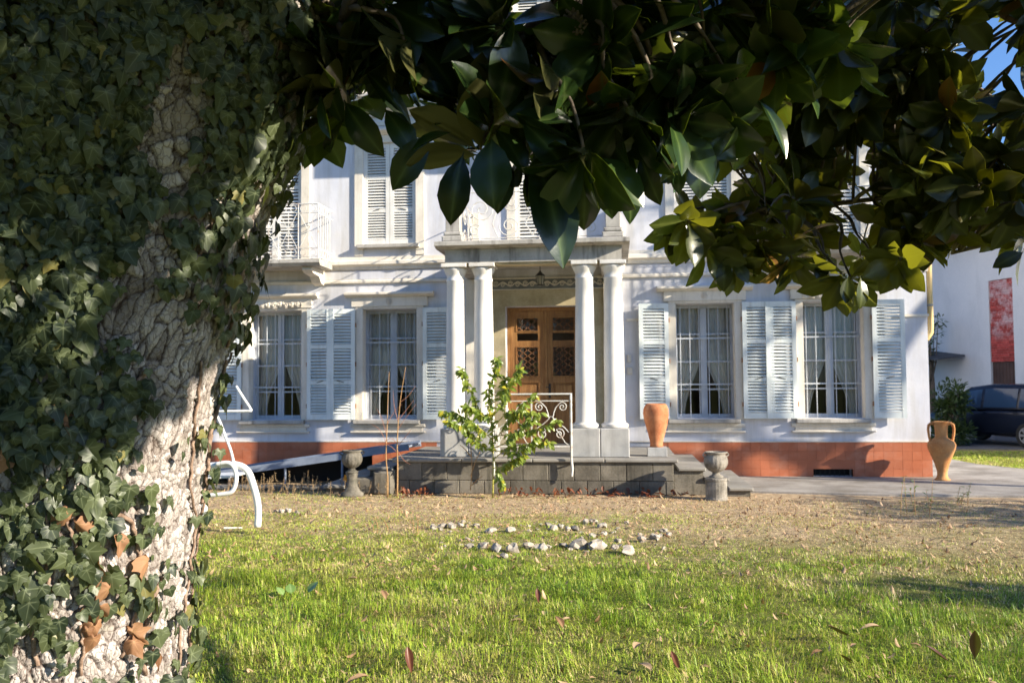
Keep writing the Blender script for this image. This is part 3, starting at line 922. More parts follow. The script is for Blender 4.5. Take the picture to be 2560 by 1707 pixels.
# downpipe at the corner, door bell
dp = MB(); x = XC + HW + 0.07
dp.tube([(x, YF + 0.05, 9.6), (x, YF + 0.05, 2.62), (x - 0.005, YF + 0.05, 2.52), (x - 0.07, YF + 0.05, 2.42), (x - 0.12, YF + 0.06, 2.40)], 0.048, 10)
dpo = dp.build('downpipe', M['yellowpipe'], villa, smooth=True)
for z in (3.9, 3.0, 5.4, 7.2):
    q = MB(); q.lathe([(0.055, -0.02), (0.058, 0), (0.055, 0.02)], (x, YF + 0.05, z), 12); q.build('pipe_clip', M['stone'], dpo)
for z, w_ in ((2.06, 0.07), (1.84, 0.09)):
    q = MB(); q.bbox(XC + 1.50, XC + 1.50 + w_, YF - 0.05, YF + 0.01, z, z + 0.13, 0.01); q.build('door_bell', M['cream'], villa)

# ------------------------------------------------------------------ terrace, steps, ramp
TZ, TU, TY = 0.55, 2.2, 13.52
terrace = thing('terrace', 'grey stone porch terrace with block front wall and side steps', 'terrace', (XC, 14.7, 0))
core = MB(); core.box(XC - TU + 0.07, XC + TU - 0.07, TY + 0.05, YF - 0.021, 0.0, TZ - 0.062)
wallp = core.build('front_wall', M['joint'], terrace)
bw = 0.395
row = [(0.0, 0.21), (0.21, 0.49)]
blk = {}
for k, (z0, z1) in enumerate(row):
    n = 11; off = 0.0 if k else 0.2
    for i in range(n + (1 if k == 0 else 0)):
        a = -TU + 0.07 + i * bw - off; b = a + bw
        a = max(a, -TU + 0.068); b = min(b, TU - 0.068)
        if b - a < 0.05: continue
        key = (round(b - a, 3), k)
        if key not in blk: blk[key] = MB().bbox(0.003, b - a - 0.003, 0, 0.055, z0 + 0.003, z1 - 0.003, 0.008).mesh('block', M['terrace'])
        inst('block', blk[key], wallp, Matrix.Translation((XC + a, TY + 0.0 + rnd.uniform(-.004, .004), 0)))
for k in range(4):
    a = -TU + k * (2 * TU / 4); b = a + 2 * TU / 4
    s = MB(); s.bbox(XC + a + 0.003, XC + b - 0.003, TY - 0.05, TY + 1.2, TZ - 0.06, TZ, 0.016); s.build('paving_slab', M['slab'], terrace)
    s = MB(); s.box(XC + a + 0.003, XC + b - 0.003, TY + 1.206, YF - 0.035, TZ - 0.06, TZ - 0.002); s.build('paving_slab', M['slab'], terrace)
for sx in (-1, 1):
    for i, (ua, ub, z) in enumerate(((2.2, 2.59, 0.415), (2.59, 2.93, 0.275), (2.93, 3.26, 0.14))):
        yf = 13.55 if i < 2 else 13.42
        st = MB(); x0, x1 = sorted((XC + sx * (ua - 0.0), XC + sx * (ub + 0.02)))
        st.bbox(x0, x1, yf - 0.03, YF - 0.04, z - 0.055, z, 0.014)
        stp = st.build('step', M['slab'], terrace)
        r = MB(); x0, x1 = sorted((XC + sx * (ua - (0.06 if i == 0 else 0.0145)), XC + sx * (ub - 0.015))); r.box(x0, x1, yf + 0.02 + 0.004 * i, YF - 0.05, 0.0, z - 0.057); r.build('riser', M['terrace'], stp)
# low cheek stones left of the terrace
for (x, y, w_, h_) in ((-4.05, 13.35, 0.42, 0.26), (-3.72, 13.32, 0.30, 0.36)):
    r = MB(); r.bbox(x, x + w_, y, y + 0.3, 0, h_, 0.03); r.build('cheek_stone', M['terrace'], terrace)

ramp = thing('access_ramp', 'blue grey metal ramp sloping up along the villa wall to the terrace', 'ramp', (-5.0, 14.6, 0))
a, b = Vector((-7.3, 0, 0.13)), Vector((-3.45, 0, 0.665))
r = MB()
d = (b - a).normalized(); n_ = Vector((-d.z, 0, d.x))
for (y0, y1, t0, t1) in ((14.52, 14.57, -0.075, 0.035), (15.45, 15.50, -0.075, 0.035), (14.575, 15.445, -0.03, 0.0)):
    vs = [a + n_ * t0, b + n_ * t0, b + n_ * t1, a + n_ * t1]
    r.add([(p.x, y0, p.z) for p in vs] + [(p.x, y1, p.z) for p in vs], [(0, 1, 2, 3), (7, 6, 5, 4), (0, 4, 5, 1), (1, 5, 6, 2), (2, 6, 7, 3), (3, 7, 4, 0)])
r.build('ramp_deck', M['slate'], ramp)
for x in (-6.6, -5.6, -4.6):
    for y in (14.56, 15.46):
        q = MB(); z = a.z + (x - a.x) * d.z / d.x - 0.07; q.tube([(x, y, 0), (x, y, z)], 0.02, 6); q.build('leg', M['slate'], ramp)
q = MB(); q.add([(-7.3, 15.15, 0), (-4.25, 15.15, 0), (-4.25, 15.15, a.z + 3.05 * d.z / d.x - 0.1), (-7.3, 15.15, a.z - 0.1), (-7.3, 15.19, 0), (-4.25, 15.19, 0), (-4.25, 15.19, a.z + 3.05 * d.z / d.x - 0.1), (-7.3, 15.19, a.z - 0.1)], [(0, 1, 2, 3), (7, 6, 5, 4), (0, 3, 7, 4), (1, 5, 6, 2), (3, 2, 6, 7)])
q.build('ramp_shade_board', M['dark'], ramp)  # black board added in place of the deep shade below the deck
kerbw = MB(); kerbw.bbox(-7.4, -4.6, 13.75, 13.95, 0.0, 0.07, 0.02)
tag(kerbw.build('kerb', M['joint']), kind='structure')

# iron railing in front of the terrace
tr = thing('iron_railing', 'white scrolled iron railing with rust on the front edge of the terrace', 'railing', (-1.25, 13.42, 0))
yr = 13.42
xa, xb = -1.86, -0.66
m = MB()
for x in (xa, xb):
    p = MB(); p.tube([(x, yr, 1.535), (x, yr, 0.56), (x + 0.012, yr, 0.40), (x + 0.004, yr, 0.29)], [0.018, 0.018, 0.021, 0.014], 8)
    p.tube([(x, yr, 0.50), (x, TY - 0.02, 0.47)], 0.014, 6); p.build('post', M['whitemetal'], tr)
for z, rr, nm in ((1.535, 0.013, 'handrail'), (1.43, 0.008, 'rail'), (0.735, 0.013, 'rail')):
    p = MB(); p.tube([(xa - 0.02, yr, z), (xb + 0.02, yr, z)], rr, 8); p.build(nm, M['whitemetal'], tr)
xm = (xa + xb) / 2
p = MB(); p.box(xm - 0.011, xm + 0.011, yr - 0.005, yr + 0.005, 0.735, 1.43); p.build('baluster', M['whitemetal'], tr)
for s0 in (-1, 1):
    for s1 in (-1, 1):
        cx = xm + s0 * 0.295
        p = MB()
        fx = lambda pts: p.tube([(cx + s1 * a_, yr, b_) for a_, b_ in pts], 0.0072, 5)
        fx([(0.03, 1.17), (0.045, 1.25), (0.075, 1.33), (0.13, 1.39)] + spiral(0.175, 1.34, 0.075, 1.6, 2.2, -1)[1:])
        fx([(0.01, 1.20), (0.05, 1.14), (0.12, 1.08), (0.20, 1.03), (0.27, 0.95)])
        fx([(0.265, 0.76), (0.21, 0.80), (0.15, 0.90), (0.075, 1.0)] + spiral(0.13, 0.93, 0.085, 1.7, 2.4, -1)[2:])
        p.build('scroll', M['whitemetal'], tr)

# lantern under the porch
lt = thing('porch_lantern', 'small dark metal lantern hanging above the front door', 'lantern', (XC, 15.0, 3.40))
lx, ly = XC + 0.02, 15.0
m = MB(); m.tube([(lx, ly, 3.78), (lx, ly, 3.60)], 0.008, 6); m.lathe([(0.03, 0.0), (0.045, 0.02), (0.03, 0.04)], (lx, ly, 3.735), 10); m.build('chain', M['blackiron'], lt)
m = MB(); m.lathe([(0.085, 0), (0.07, 0.02), (0.02, 0.07), (0.012, 0.09)], (lx, ly, 3.535), 6); m.build('lantern_cap', M['blackiron'], lt)
m = MB()
for k in range(6):
    t = k * math.pi / 3
    m.tube([(lx + 0.055 * math.cos(t), ly + 0.055 * math.sin(t), 3.38), (lx + 0.075 * math.cos(t), ly + 0.075 * math.sin(t), 3.54)], 0.006, 4)
m.lathe([(0.06, 0), (0.06, 0.015)], (lx, ly, 3.37), 6); m.build('lantern_frame', M['blackiron'], lt)
m = MB(); m.lathe([(0.048, 0), (0.066, 0.145)], (lx, ly, 3.388), 6); m.build('lantern_glass', mat_worn('frosted_glass', (0.34, 0.33, 0.28, 1), (0.42, 0.4, 0.34, 1), 8, 30, rough=0.3), lt)

# terracotta jar on a block
jar = thing('terracotta_jar', 'tall tapering terracotta jar on a grey block at the terrace corner', 'jar', (0.645, 14.0, TZ))
m = MB(); m.bbox(0.50, 0.80, 13.86, 14.14, TZ + 0.001, TZ + 0.14, 0.006); m.build('plinth_block', M['pedestal'], jar)
m = MB()
jp = [(0.085, 0.0), (0.105, 0.01), (0.098, 0.05), (0.105, 0.10), (0.135, 0.22), (0.165, 0.33), (0.19, 0.45), (0.198, 0.53), (0.19, 0.60), (0.165, 0.655), (0.14, 0.675), (0.128, 0.672), (0.135, 0.64)]
m.lathe(jp, (0.645, 14.0, TZ + 0.141), 30, warp=lambda t, z: 1 + 0.012 * math.sin(3 * t + z * 9) + 0.01 * math.sin(7 * t - z * 14) + (0.01 if int(z * 22) % 2 else 0))
m.build('jar_body', M['terracotta'], jar, smooth=True)


M['urn_dark'] = mat_worn('dark_urn_stone', (0.06, 0.055, 0.045, 1), (0.19, 0.17, 0.14, 1), 9, 60, rough=0.9, bump=0.5, dist=0.008, stain=(0.04, 0.045, 0.03, 1), stain_amt=0.6, sscale=(4, 4, 4))  # darker version of the urn stone for the left urn


def urn(x, y, zb, s, label, ped):
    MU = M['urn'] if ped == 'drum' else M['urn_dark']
    u = thing('stone_urn', label, 'urn', (x, y, 0), 'stone garden urns')
    m = MB()
    if ped == 'drum':
        m.lathe([(0.165, 0), (0.165, 0.02), (0.155, 0.04), (0.153, 0.27), (0.16, 0.285), (0.16, 0.31), (0.15, 0.318)], (x, y, 0), 22)
    else:
        m.lathe([(0.17, 0), (0.165, 0.05), (0.115, 0.08), (0.075, 0.16), (0.07, 0.27), (0.09, 0.34), (0.085, 0.36)], (x, y, 0), 14, warp=lambda t, z: 1 + 0.1 * math.sin(2 * t + 6 * z) + 0.05 * math.sin(5 * t))
    m.build('pedestal', MU, u, smooth=(ped != 'drum'))
    b = MB()
    pr = [(0.105, 0), (0.10, 0.02), (0.062, 0.04), (0.05, 0.06), (0.055, 0.075), (0.10, 0.10), (0.145, 0.145), (0.168, 0.20), (0.17, 0.25), (0.155, 0.30), (0.138, 0.325), (0.142, 0.34), (0.162, 0.355), (0.165, 0.37), (0.145, 0.373), (0.125, 0.35), (0.12, 0.30), (0.05, 0.26)]
    pr = [(r_ * s, z * s) for r_, z in pr]
    b.lathe(pr, (x, y, zb + 0.001), 54, warp=lambda t, z: 1 + (0.05 * (abs(math.sin(9 * t)) - 0.5) if 0.09 * s < z < 0.31 * s else 0))
    b.build('bowl', MU, u, smooth=True)
    for k in (0, 1):
        h = MB(); q = math.pi * k + 0.35
        dx, dy = math.cos(q), math.sin(q)
        pts = [(0.14, 0.34), (0.185, 0.355), (0.20, 0.33), (0.18, 0.305), (0.155, 0.30)]
        h.tube([(x + dx * a_ * s, y + dy * a_ * s, zb + b_ * s) for a_, b_ in pts], 0.013 * s, 6); h.build('handle', MU, u)
    return u


urn(1.45, 13.1, 0.318, 1.0, 'fluted grey stone urn on a round drum beside the right hand steps', 'drum')
urn(-4.0, 13.15, 0.36, 0.92, 'dark stone urn on a worn waisted foot below the ramp', 'waist')

am = thing('amphora', 'tall two handled clay amphora at the corner of the villa', 'amphora', (5.42, 15.5, 0.03))
ax, ay = 5.42, 15.5
m = MB()
m.lathe([(0.12, 0), (0.125, 0.012), (0.10, 0.03), (0.08, 0.08), (0.08, 0.14), (0.115, 0.27), (0.165, 0.40), (0.212, 0.52), (0.224, 0.585), (0.20, 0.64), (0.14, 0.68), (0.10, 0.70), (0.093, 0.74), (0.10, 0.86), (0.115, 0.94), (0.14, 0.962), (0.142, 0.975), (0.11, 0.975), (0.085, 0.90)], (ax, ay, 0.031), 28)
m.build('amphora_body', M['amphora'], am, smooth=True)
for sx in (-1, 1):
    h = MB(); h.tube([(ax + sx * q, ay, 0.031 + z) for q, z in ((0.11, 0.93), (0.16, 0.945), (0.195, 0.915), (0.205, 0.85), (0.198, 0.75), (0.18, 0.66), (0.165, 0.63))], [0.02, 0.024, 0.024, 0.022, 0.02, 0.02, 0.022], 8)
    h.build('handle', M['amphora'], am, smooth=True)

# white tubular garden chair behind the trunk
ch = thing('garden_chair', 'white tubular metal garden chair on the lawn behind the ivy covered trunk', 'chair', (-4.6, 9.9, 0))
M['white'] = mat_worn('white_paint', (0.70, 0.70, 0.70, 1), (0.80, 0.80, 0.80, 1), 5, 50, rough=0.35, bump=0.05, spec=0.5)
pq = lambda pts, Y: [at(px, py, Y) for px, py in pts]


def smooth_path(pts, n=5):
    out = []
    P = [Vector(p) for p in pts]
    for i in range(len(P) - 1):
        p0, p1, p2, p3 = P[max(i - 1, 0)], P[i], P[i + 1], P[min(i + 2, len(P) - 1)]
        for k in range(n):
            t = k / n
            out.append(0.5 * ((2 * p1) + (-p0 + p2) * t + (2 * p0 - 5 * p1 + 4 * p2 - p3) * t * t + (-p0 + 3 * p1 - 3 * p2 + p3) * t ** 3))
    out.append(P[-1])
    return out


for dy in (0.0, 0.55):
    OX = Vector((-0.85 * (dy > 0), -0.15 * (dy > 0), 0))
    m = MB(); pts = smooth_path(pq([(470, 1170), (540, 1163), (588, 1161), (618, 1176), (634, 1215), (645, 1265), (644, 1316)], 9.82))
    m.tube([p + OX + Vector((0, dy, 0)) for p in pts], 0.04, 10); m.build('leg', M['white'], ch, smooth=True)
    m = MB(); pts = smooth_path(pq([(440, 1250), (500, 1240), (545, 1236), (578, 1229), (590, 1205), (588, 1175), (572, 1157), (540, 1160)], 9.78))
    m.tube([p + OX + Vector((0, dy * 1.05, 0)) for p in pts], 0.026, 8); m.build('arm', M['white'], ch, smooth=True)
    m = MB(); pts = smooth_path(pq([(500, 960), (545, 1045), (563, 1090), (578, 1130), (588, 1175)], 9.80))
    m.tube([p + OX + Vector((0, dy * 1.02, 0)) for p in pts], 0.016, 7); m.build('back_rail', M['white'], ch, smooth=True)
    m = MB(); pts = [gnd(430, 1322) + Vector((0, dy, 0.45)), gnd(430, 1322) + Vector((0, dy, 0.2)), gnd(415, 1330) + Vector((0, dy, 0.0))]
    m.tube(pts, 0.03, 8); m.build('leg', M['white'], ch, smooth=True)
m = MB(); m.tube(smooth_path(pq([(590, 965), (612, 1000), (626, 1022), (622, 1027), (560, 1028), (500, 1030)], 9.95), 3), 0.016, 7); m.build('head_rest_bar', M['white'], ch, smooth=True)
p0, p1 = at(470, 1195, 9.82), at(575, 1190, 9.82)
m = MB(); m.add([p0, p1, p1 + Vector((0, 0.55, 0)), p0 + Vector((0, 0.55, 0)), p0 - Vector((0, 0, .02)), p1 - Vector((0, 0, .02)), p1 + Vector((0, 0.55, -.02)), p0 + Vector((0, 0.55, -.02))],
                   [(0, 1, 2, 3), (7, 6, 5, 4), (0, 4, 5, 1), (1, 5, 6, 2), (2, 6, 7, 3), (3, 7, 4, 0)])
m.build('seat', M['white'], ch)
f0 = gnd(560, 1322)
m = MB(); m.tube([f0 + Vector((0, 0, 0.012)), gnd(605, 1322) + Vector((0, 0, 0.012))], 0.012, 6); m.build('foot_bar', M['white'], ch)

# ------------------------------------------------------------------ neighbouring building, car, shrub
nb = thing('neighbouring_building', 'white plastered building with a red brick panel over a brown door', 'building', (10.0, 30.0, 0))
wd = Vector((-0.328, 0.945, 0))                      # along the wall, away from the camera
wn = Vector((-0.945, -0.328, 0))                     # towards the camera
WB = Matrix((( -wd.x, -wn.x, 0, 11.09), (-wd.y, -wn.y, 0, 27.0), (0, 0, 1, 0), (0, 0, 0, 1)))   # local x: nearer, local y: into the wall
m = MB()
bx0, bx1 = -0.31, 0.60
m.box(-14, bx0, 0, 0.4, 0, 5.85, WB); m.box(bx1, 9.5, 0, 0.4, 0, 5.85, WB); m.box(bx0, bx1, 0, 0.4, 4.56, 5.85, WB); m.box(-14, 9.5, 0.401, 8, 0, 5.84, WB)
m.build('wall', M['whitewall'], nb)
m = MB(); m.box(-14.4, 9.9, -0.45, 8.4, 5.851, 6.0, WB); m.build('eaves', mat_worn('dark_eaves', (0.05, 0.045, 0.04, 1), (0.09, 0.08, 0.07, 1), 3, 30), nb)
m = MB(); m.add([WB @ Vector(p) for p in ((-14.4, -0.5, 6.0), (9.9, -0.5, 6.0), (9.9, 4, 7.2), (-14.4, 4, 7.2), (9.9, 8.5, 6.0), (-14.4, 8.5, 6.0))], [(0, 1, 2, 3), (3, 2, 4, 5), (0, 3, 5), (1, 4, 2)])
m.build('roof', M['roof'], nb)
bp = MB(); bp.box(bx0, bx1, 0.085, 0.12, 2.17, 4.56, WB)
panel = bp.build('brick_panel', mat_worn('brick_mortar', (0.42, 0.26, 0.25, 1), (0.55, 0.38, 0.37, 1), 4, 40), nb)
def brick_mat():
    t = NT('limewashed_red_brick'); p = t.pos()
    sep = t.new('ShaderNodeSeparateXYZ'); t.lk(p, sep.inputs[0])
    n = t.noise(p, 2.3, 5, 0.65); n2 = t.noise(p, 14, 4)
    red = t.ramp(n2, [(0.3, (0.36, 0.05, 0.045)), (0.7, (0.54, 0.11, 0.09))])
    h = t.new('ShaderNodeHueSaturation'); t.lk(red, h.inputs['Color']); t.lk(t.math('ADD', t.math('MULTIPLY', t.orand(), 0.5), 0.75), h.inputs['Value'])
    up = t.math('MULTIPLY', t.math('SUBTRACT', sep.outputs[2], 2.75, True), 3.0, True)
    w = t.math('MULTIPLY', t.ramp(t.math('ADD', t.math('MULTIPLY', n, 0.75), t.math('MULTIPLY', n2, 0.25)), [(0.44, (0, 0, 0, 1)), (0.58, (1, 1, 1, 1))]), up)
    c = t.mix(t.math('MULTIPLY', w, 0.8), h.outputs[0], (0.66, 0.50, 0.50, 1))
    t.bump(n2, 0.3, 0.004)
    return t.fin(c, 0.85, spec=0.2)


bme = MB().bbox(0.003, 0.227, -0.03, 0.03, 0.003, 0.071, 0.004).mesh('brick', brick_mat())
for k in range(32):
    for i in range(4):
        inst('brick', bme, panel, WB @ Matrix.Translation((bx0 + 0.0005 + i * 0.2275, 0.055 + rnd.uniform(-.004, .004), 2.175 + k * 0.0742)))
M['browndoor'] = mat_worn('brown_door', (0.06, 0.03, 0.022, 1), (0.10, 0.052, 0.038, 1), 3, 30, rough=0.6)
d = MB(); d.box(bx0, bx1, 0.09, 0.12, 0.02, 2.168, WB); dr = d.build('door', M['browndoor'], nb)
for i in range(7):
    x = bx0 + 0.004 + i * 0.13; d = MB(); d.bbox(x, x + 0.122, 0.065, 0.089, 0.02, 2.16, 0.006, WB); d.build('plank', M['browndoor'], dr)
m = MB(); m.add([WB @ Vector(p) for p in ((-6, -0.05, 2.95), (-1.3, -0.05, 2.42), (-1.3, -1.0, 2.30), (-6, -1.6, 2.55), (-6, -0.05, 2.85), (-1.3, -0.05, 2.36), (-1.3, -1.0, 2.26), (-6, -1.6, 2.48))],
               [(0, 1, 2, 3), (7, 6, 5, 4), (3, 2, 6, 7), (0, 3, 7, 4), (1, 5, 6, 2)])
m.build('lean_to_roof', mat_worn('lean_to_felt', (0.05, 0.055, 0.065, 1), (0.09, 0.095, 0.11, 1), 3, 30), nb)

# dark people carrier
car = thing('parked_car', 'dark blue black people carrier parked on the driveway beside the white building', 'car', (9.95, 24.05, 0))
CA = math.atan2(0.866, -0.50)
CM = Matrix.Translation((9.95, 24.05, 0.022)) @ Matrix.Rotation(CA, 4, 'Z') @ Matrix.Diagonal((0.95, 0.95, 0.95, 1))       # local +x forward, +y the side facing the camera


def car_paint():
    t = NT('car_paint'); t.fin((0.007, 0.010, 0.022, 1), 0.22, spec=0.35)
    return t.m


cp_ = car_paint()
L = [(-2.15, 0.42, 0.80, 0.74), (-2.10, 0.30, 0.95, 0.80), (-1.9, 0.24, 1.0, 0.84), (-1.2, 0.22, 1.0, 0.87), (0.0, 0.22, 0.97, 0.88), (1.0, 0.22, 0.95, 0.87), (1.55, 0.24, 0.90, 0.85), (1.95, 0.28, 0.78, 0.78), (2.12, 0.36, 0.62, 0.64)]
m = MB(); vs, fs = [], []
for x, zb, zt, hw in L:
    vs += [(x, -hw * 0.9, zb), (x, -hw, zb + 0.15), (x, -hw, zt - 0.18), (x, -hw * 0.93, zt), (x, 0, zt + 0.04), (x, hw * 0.93, zt), (x, hw, zt - 0.18), (x, hw, zb + 0.15), (x, hw * 0.9, zb)]
k9 = 9
for i in range(len(L) - 1):
    for k in range(k9):
        k2 = (k + 1) % k9
        fs.append((i * k9 + k, i * k9 + k2, (i + 1) * k9 + k2, (i + 1) * k9 + k))
fs += [tuple(range(k9)), tuple(range((len(L) - 1) * k9 + k9 - 1, (len(L) - 1) * k9 - 1, -1))]
m.add([CM @ Vector(v) for v in vs], fs)
body = m.build('body', cp_, car, smooth=True)
sb = body.modifiers.new('round', 'SUBSURF'); sb.levels = 2; sb.render_levels = 2
G = [(-2.06, 0.96, 1.0, 0.77), (-1.85, 0.97, 1.50, 0.72), (-1.3, 0.97, 1.60, 0.70), (-0.2, 0.95, 1.62, 0.70), (0.45, 0.94, 1.54, 0.69), (0.95, 0.93, 1.25, 0.74), (1.35, 0.92, 0.97, 0.78)]
m = MB(); vs, fs = [], []
for x, z0, z1, hw in G:
    hb = 0.80
    vs += [(x, -hb, z0), (x, -hw * 0.93, z1 - 0.05), (x, -hw * 0.8, z1), (x, hw * 0.8, z1), (x, hw * 0.93, z1 - 0.05), (x, hb, z0)]
for i in range(len(G) - 1):
    for k in range(5): fs.append((i * 6 + k, i * 6 + k + 1, i * 6 + k + 7, i * 6 + k + 6))
m.add([CM @ Vector(v) for v in vs], fs); cab = m.build('cabin_roof', cp_, car, smooth=True)
cg = NT('car_glass').fin((0.02, 0.045, 0.10, 1), 0.06, spec=0.45)
def side_z(x):
    for i in range(len(G) - 1):
        if G[i][0] <= x <= G[i + 1][0]:
            t = (x - G[i][0]) / (G[i + 1][0] - G[i][0]); return [G[i][q] + t * (G[i + 1][q] - G[i][q]) for q in (1, 2, 3)]
for sy in (1, -1):
    for xa_, xb_ in ((-1.85, -1.05), (-0.98, -0.02), (0.06, 0.62), (0.68, 1.12)):
        pts = []
        xsn = [xa_ + (xb_ - xa_) * q / 4 for q in range(5)]
        lo, hi = [], []
        for x in xsn:
            z0, z1, hw = side_z(x)
            y0, y1 = 0.80, hw * 0.93
            f0, f1 = 0.08, 0.90
            lo.append((x, sy * (y0 + (y1 - y0) * f0 + 0.012), z0 + (z1 - 0.05 - z0) * f0)); hi.append((x, sy * (y0 + (y1 - y0) * f1 + 0.012), z0 + (z1 - 0.05 - z0) * f1))
        q = MB(); q.add([CM @ Vector(p) for p in lo + hi], [(i, i + 1, 6 + i, 5 + i) for i in range(4)]); q.build('side_window', cg, car)
q = MB(); q.add([CM @ Vector(p) for p in ((1.33, -0.72, 1.0), (1.33, 0.72, 1.0), (0.98, 0.62, 1.27), (0.50, 0.55, 1.54), (0.50, -0.55, 1.54), (0.98, -0.62, 1.27))], [(0, 1, 2, 3, 4, 5)]); q.build('windscreen', cg, car)
tyre = NT('tyre_rubber').fin((0.02, 0.02, 0.02, 1), 0.8)
alloy = NT('wheel_alloy').fin((0.45, 0.45, 0.46, 1), 0.35, 0.7)
for wx in (-1.35, 1.35):
    for sy in (1, -1):
        q = MB(); WMx = CM @ Matrix.Translation((wx, sy * 0.835, 0.315)) @ Matrix.Rotation(-sy * math.pi / 2, 4, 'X')
        pr = [(0.20, -0.10), (0.30, -0.105), (0.315, -0.08), (0.315, 0.08), (0.30, 0.105), (0.20, 0.10)]
        vs, fs = [], []; n = 24
        for r_, z in pr: vs += [WMx @ Vector((r_ * math.cos(2 * math.pi * k / n), r_ * math.sin(2 * math.pi * k / n), z)) for k in range(n)]
        for i in range(len(pr) - 1): fs += [(i * n + k, i * n + (k + 1) % n, (i + 1) * n + (k + 1) % n, (i + 1) * n + k) for k in range(n)]
        q.add(vs, fs); wheel = q.build('wheel', tyre, car)
        q = MB()
        for k in range(7):
            t = 2 * math.pi * k / 7
            Q = WMx @ Matrix.Rotation(t, 4, 'Z'); q.box(0.03, 0.20, -0.03, 0.03, 0.07, 0.10, Q)
        vs = [WMx @ Vector((0.07 * math.cos(k * 0.5236), 0.07 * math.sin(k * 0.5236), 0.105)) for k in range(12)]; q.add(vs, [tuple(range(12))])
        for r0, r1 in ((0.185, 0.215),):
            vs = [WMx @ Vector((r_ * math.cos(k * 0.2618), r_ * math.sin(k * 0.2618), 0.101)) for r_ in (r0, r1) for k in range(24)]
            q.add(vs, [(k, (k + 1) % 24, 24 + (k + 1) % 24, 24 + k) for k in range(24)])
        q.build('rim', alloy, wheel)
        q = MB(); vs = [WMx @ Vector((0.21 * math.cos(k * 0.2618), 0.21 * math.sin(k * 0.2618), 0.05)) for k in range(24)]; q.add(vs, [tuple(range(24))]); q.build('hub', tyre, wheel)
for sy in (1, -1):
    for x, z in ((-0.15, 0.88), (-1.05, 0.89)):
        q = MB(); q.box(x, x + 0.17, sy * 0.875 - 0.012, sy * 0.875 + 0.022, z, z + 0.028, CM); q.build('door_handle', cp_, car)
    q = MB(); q.box(0.72, 0.90, sy * 0.98 - 0.08, sy * 0.98 + 0.08, 0.97, 1.10, CM); q.build('mirror', cp_, car)
    q = MB(); q.box(1.88, 2.06, sy * 0.58 - 0.12, sy * 0.58 + 0.12, 0.58, 0.74, CM); q.build('headlight', alloy, car)


# ------------------------------------------------------------------ leaf shapes
def leaf_base(outline, fold=0.12, droop=0.15, mid=5, under=False, midrib=True):
    """outline: half profile [(y, halfwidth)]; leaf runs along +Y, normal +Z.  returns V,F(tri),attrs"""
    V, A, F = [], [], []
    for y, w in outline:
        z = -droop * y * y
        V += [(-w, y, z + fold * w), (-w * 0.5, y, z + fold * w * 0.6), (0, y, z), (w * 0.5, y, z + fold * w * 0.6), (w, y, z + fold * w)]
        A += [0, 0.35, 1, 0.35, 0]
    n = len(outline)
    for i in range(n - 1):
        for k in range(4):
            a, b, c, d = i * 5 + k, i * 5 + k + 1, (i + 1) * 5 + k + 1, (i + 1) * 5 + k
            F += [(a, b, c), (a, c, d)]
    V = np.array(V, float); F = np.array(F); A = np.array(A, float)
    at_ = {'vein': A, 'under': np.zeros(len(V))}
    if under:
        V2 = V.copy(); V2[:, 2] -= 0.004
        F = np.vstack([F, F[:, ::-1] + len(V)])
        V = np.vstack([V, V2])
        at_ = {'vein': np.concatenate([A, A]), 'under': np.concatenate([np.zeros(len(A)), np.ones(len(A))])}
    return V, F, at_


def leaf_simple(outline, fold=0.2, droop=0.2):
    V, A, F = [], [], []
    for y, w in outline:
        z = -droop * y * y
        V += [(-w, y, z + fold * w), (0, y, z), (w, y, z + fold * w)]; A += [0, 1, 0]
    for i in range(len(outline) - 1):
        for k in range(2):
            a, b, c, d = i * 3 + k, i * 3 + k + 1, (i + 1) * 3 + k + 1, (i + 1) * 3 + k
            F += [(a, b, c), (a, c, d)]
    return np.array(V, float), np.array(F), {'vein': np.array(A, float), 'under': np.zeros(len(V))}


def leaf_me(name, base, mat):
    V, F, A = base
    return np_mesh(name, V, F, mat, A, smooth=True)


OVAL = [(0.0, 0.004), (0.05, 0.02), (0.18, 0.14), (0.36, 0.215), (0.55, 0.225), (0.74, 0.165), (0.90, 0.07), (1.0, 0.003)]
LANCE = [(0.0, 0.004), (0.12, 0.05), (0.32, 0.15), (0.52, 0.17), (0.75, 0.11), (1.0, 0.003)]
MAG = [(0.0, 0.006), (0.08, 0.012), (0.16, 0.07), (0.32, 0.165), (0.52, 0.215), (0.70, 0.20), (0.86, 0.115), (0.95, 0.04), (1.0, 0.003)]


def frame_yz(y, zhint):
    y = Vector(y).normalized(); x = y.cross(Vector(zhint))
    if x.length < 1e-4: x = y.orthogonal()
    x.normalize(); z = x.cross(y)
    return Matrix(((x.x, y.x, z.x, 0), (x.y, y.y, z.y, 0), (x.z, y.z, z.z, 0), (0, 0, 0, 1)))


def rvec():
    v = Vector((rnd.gauss(0, 1), rnd.gauss(0, 1), rnd.gauss(0, 1)))
    return v.normalized()


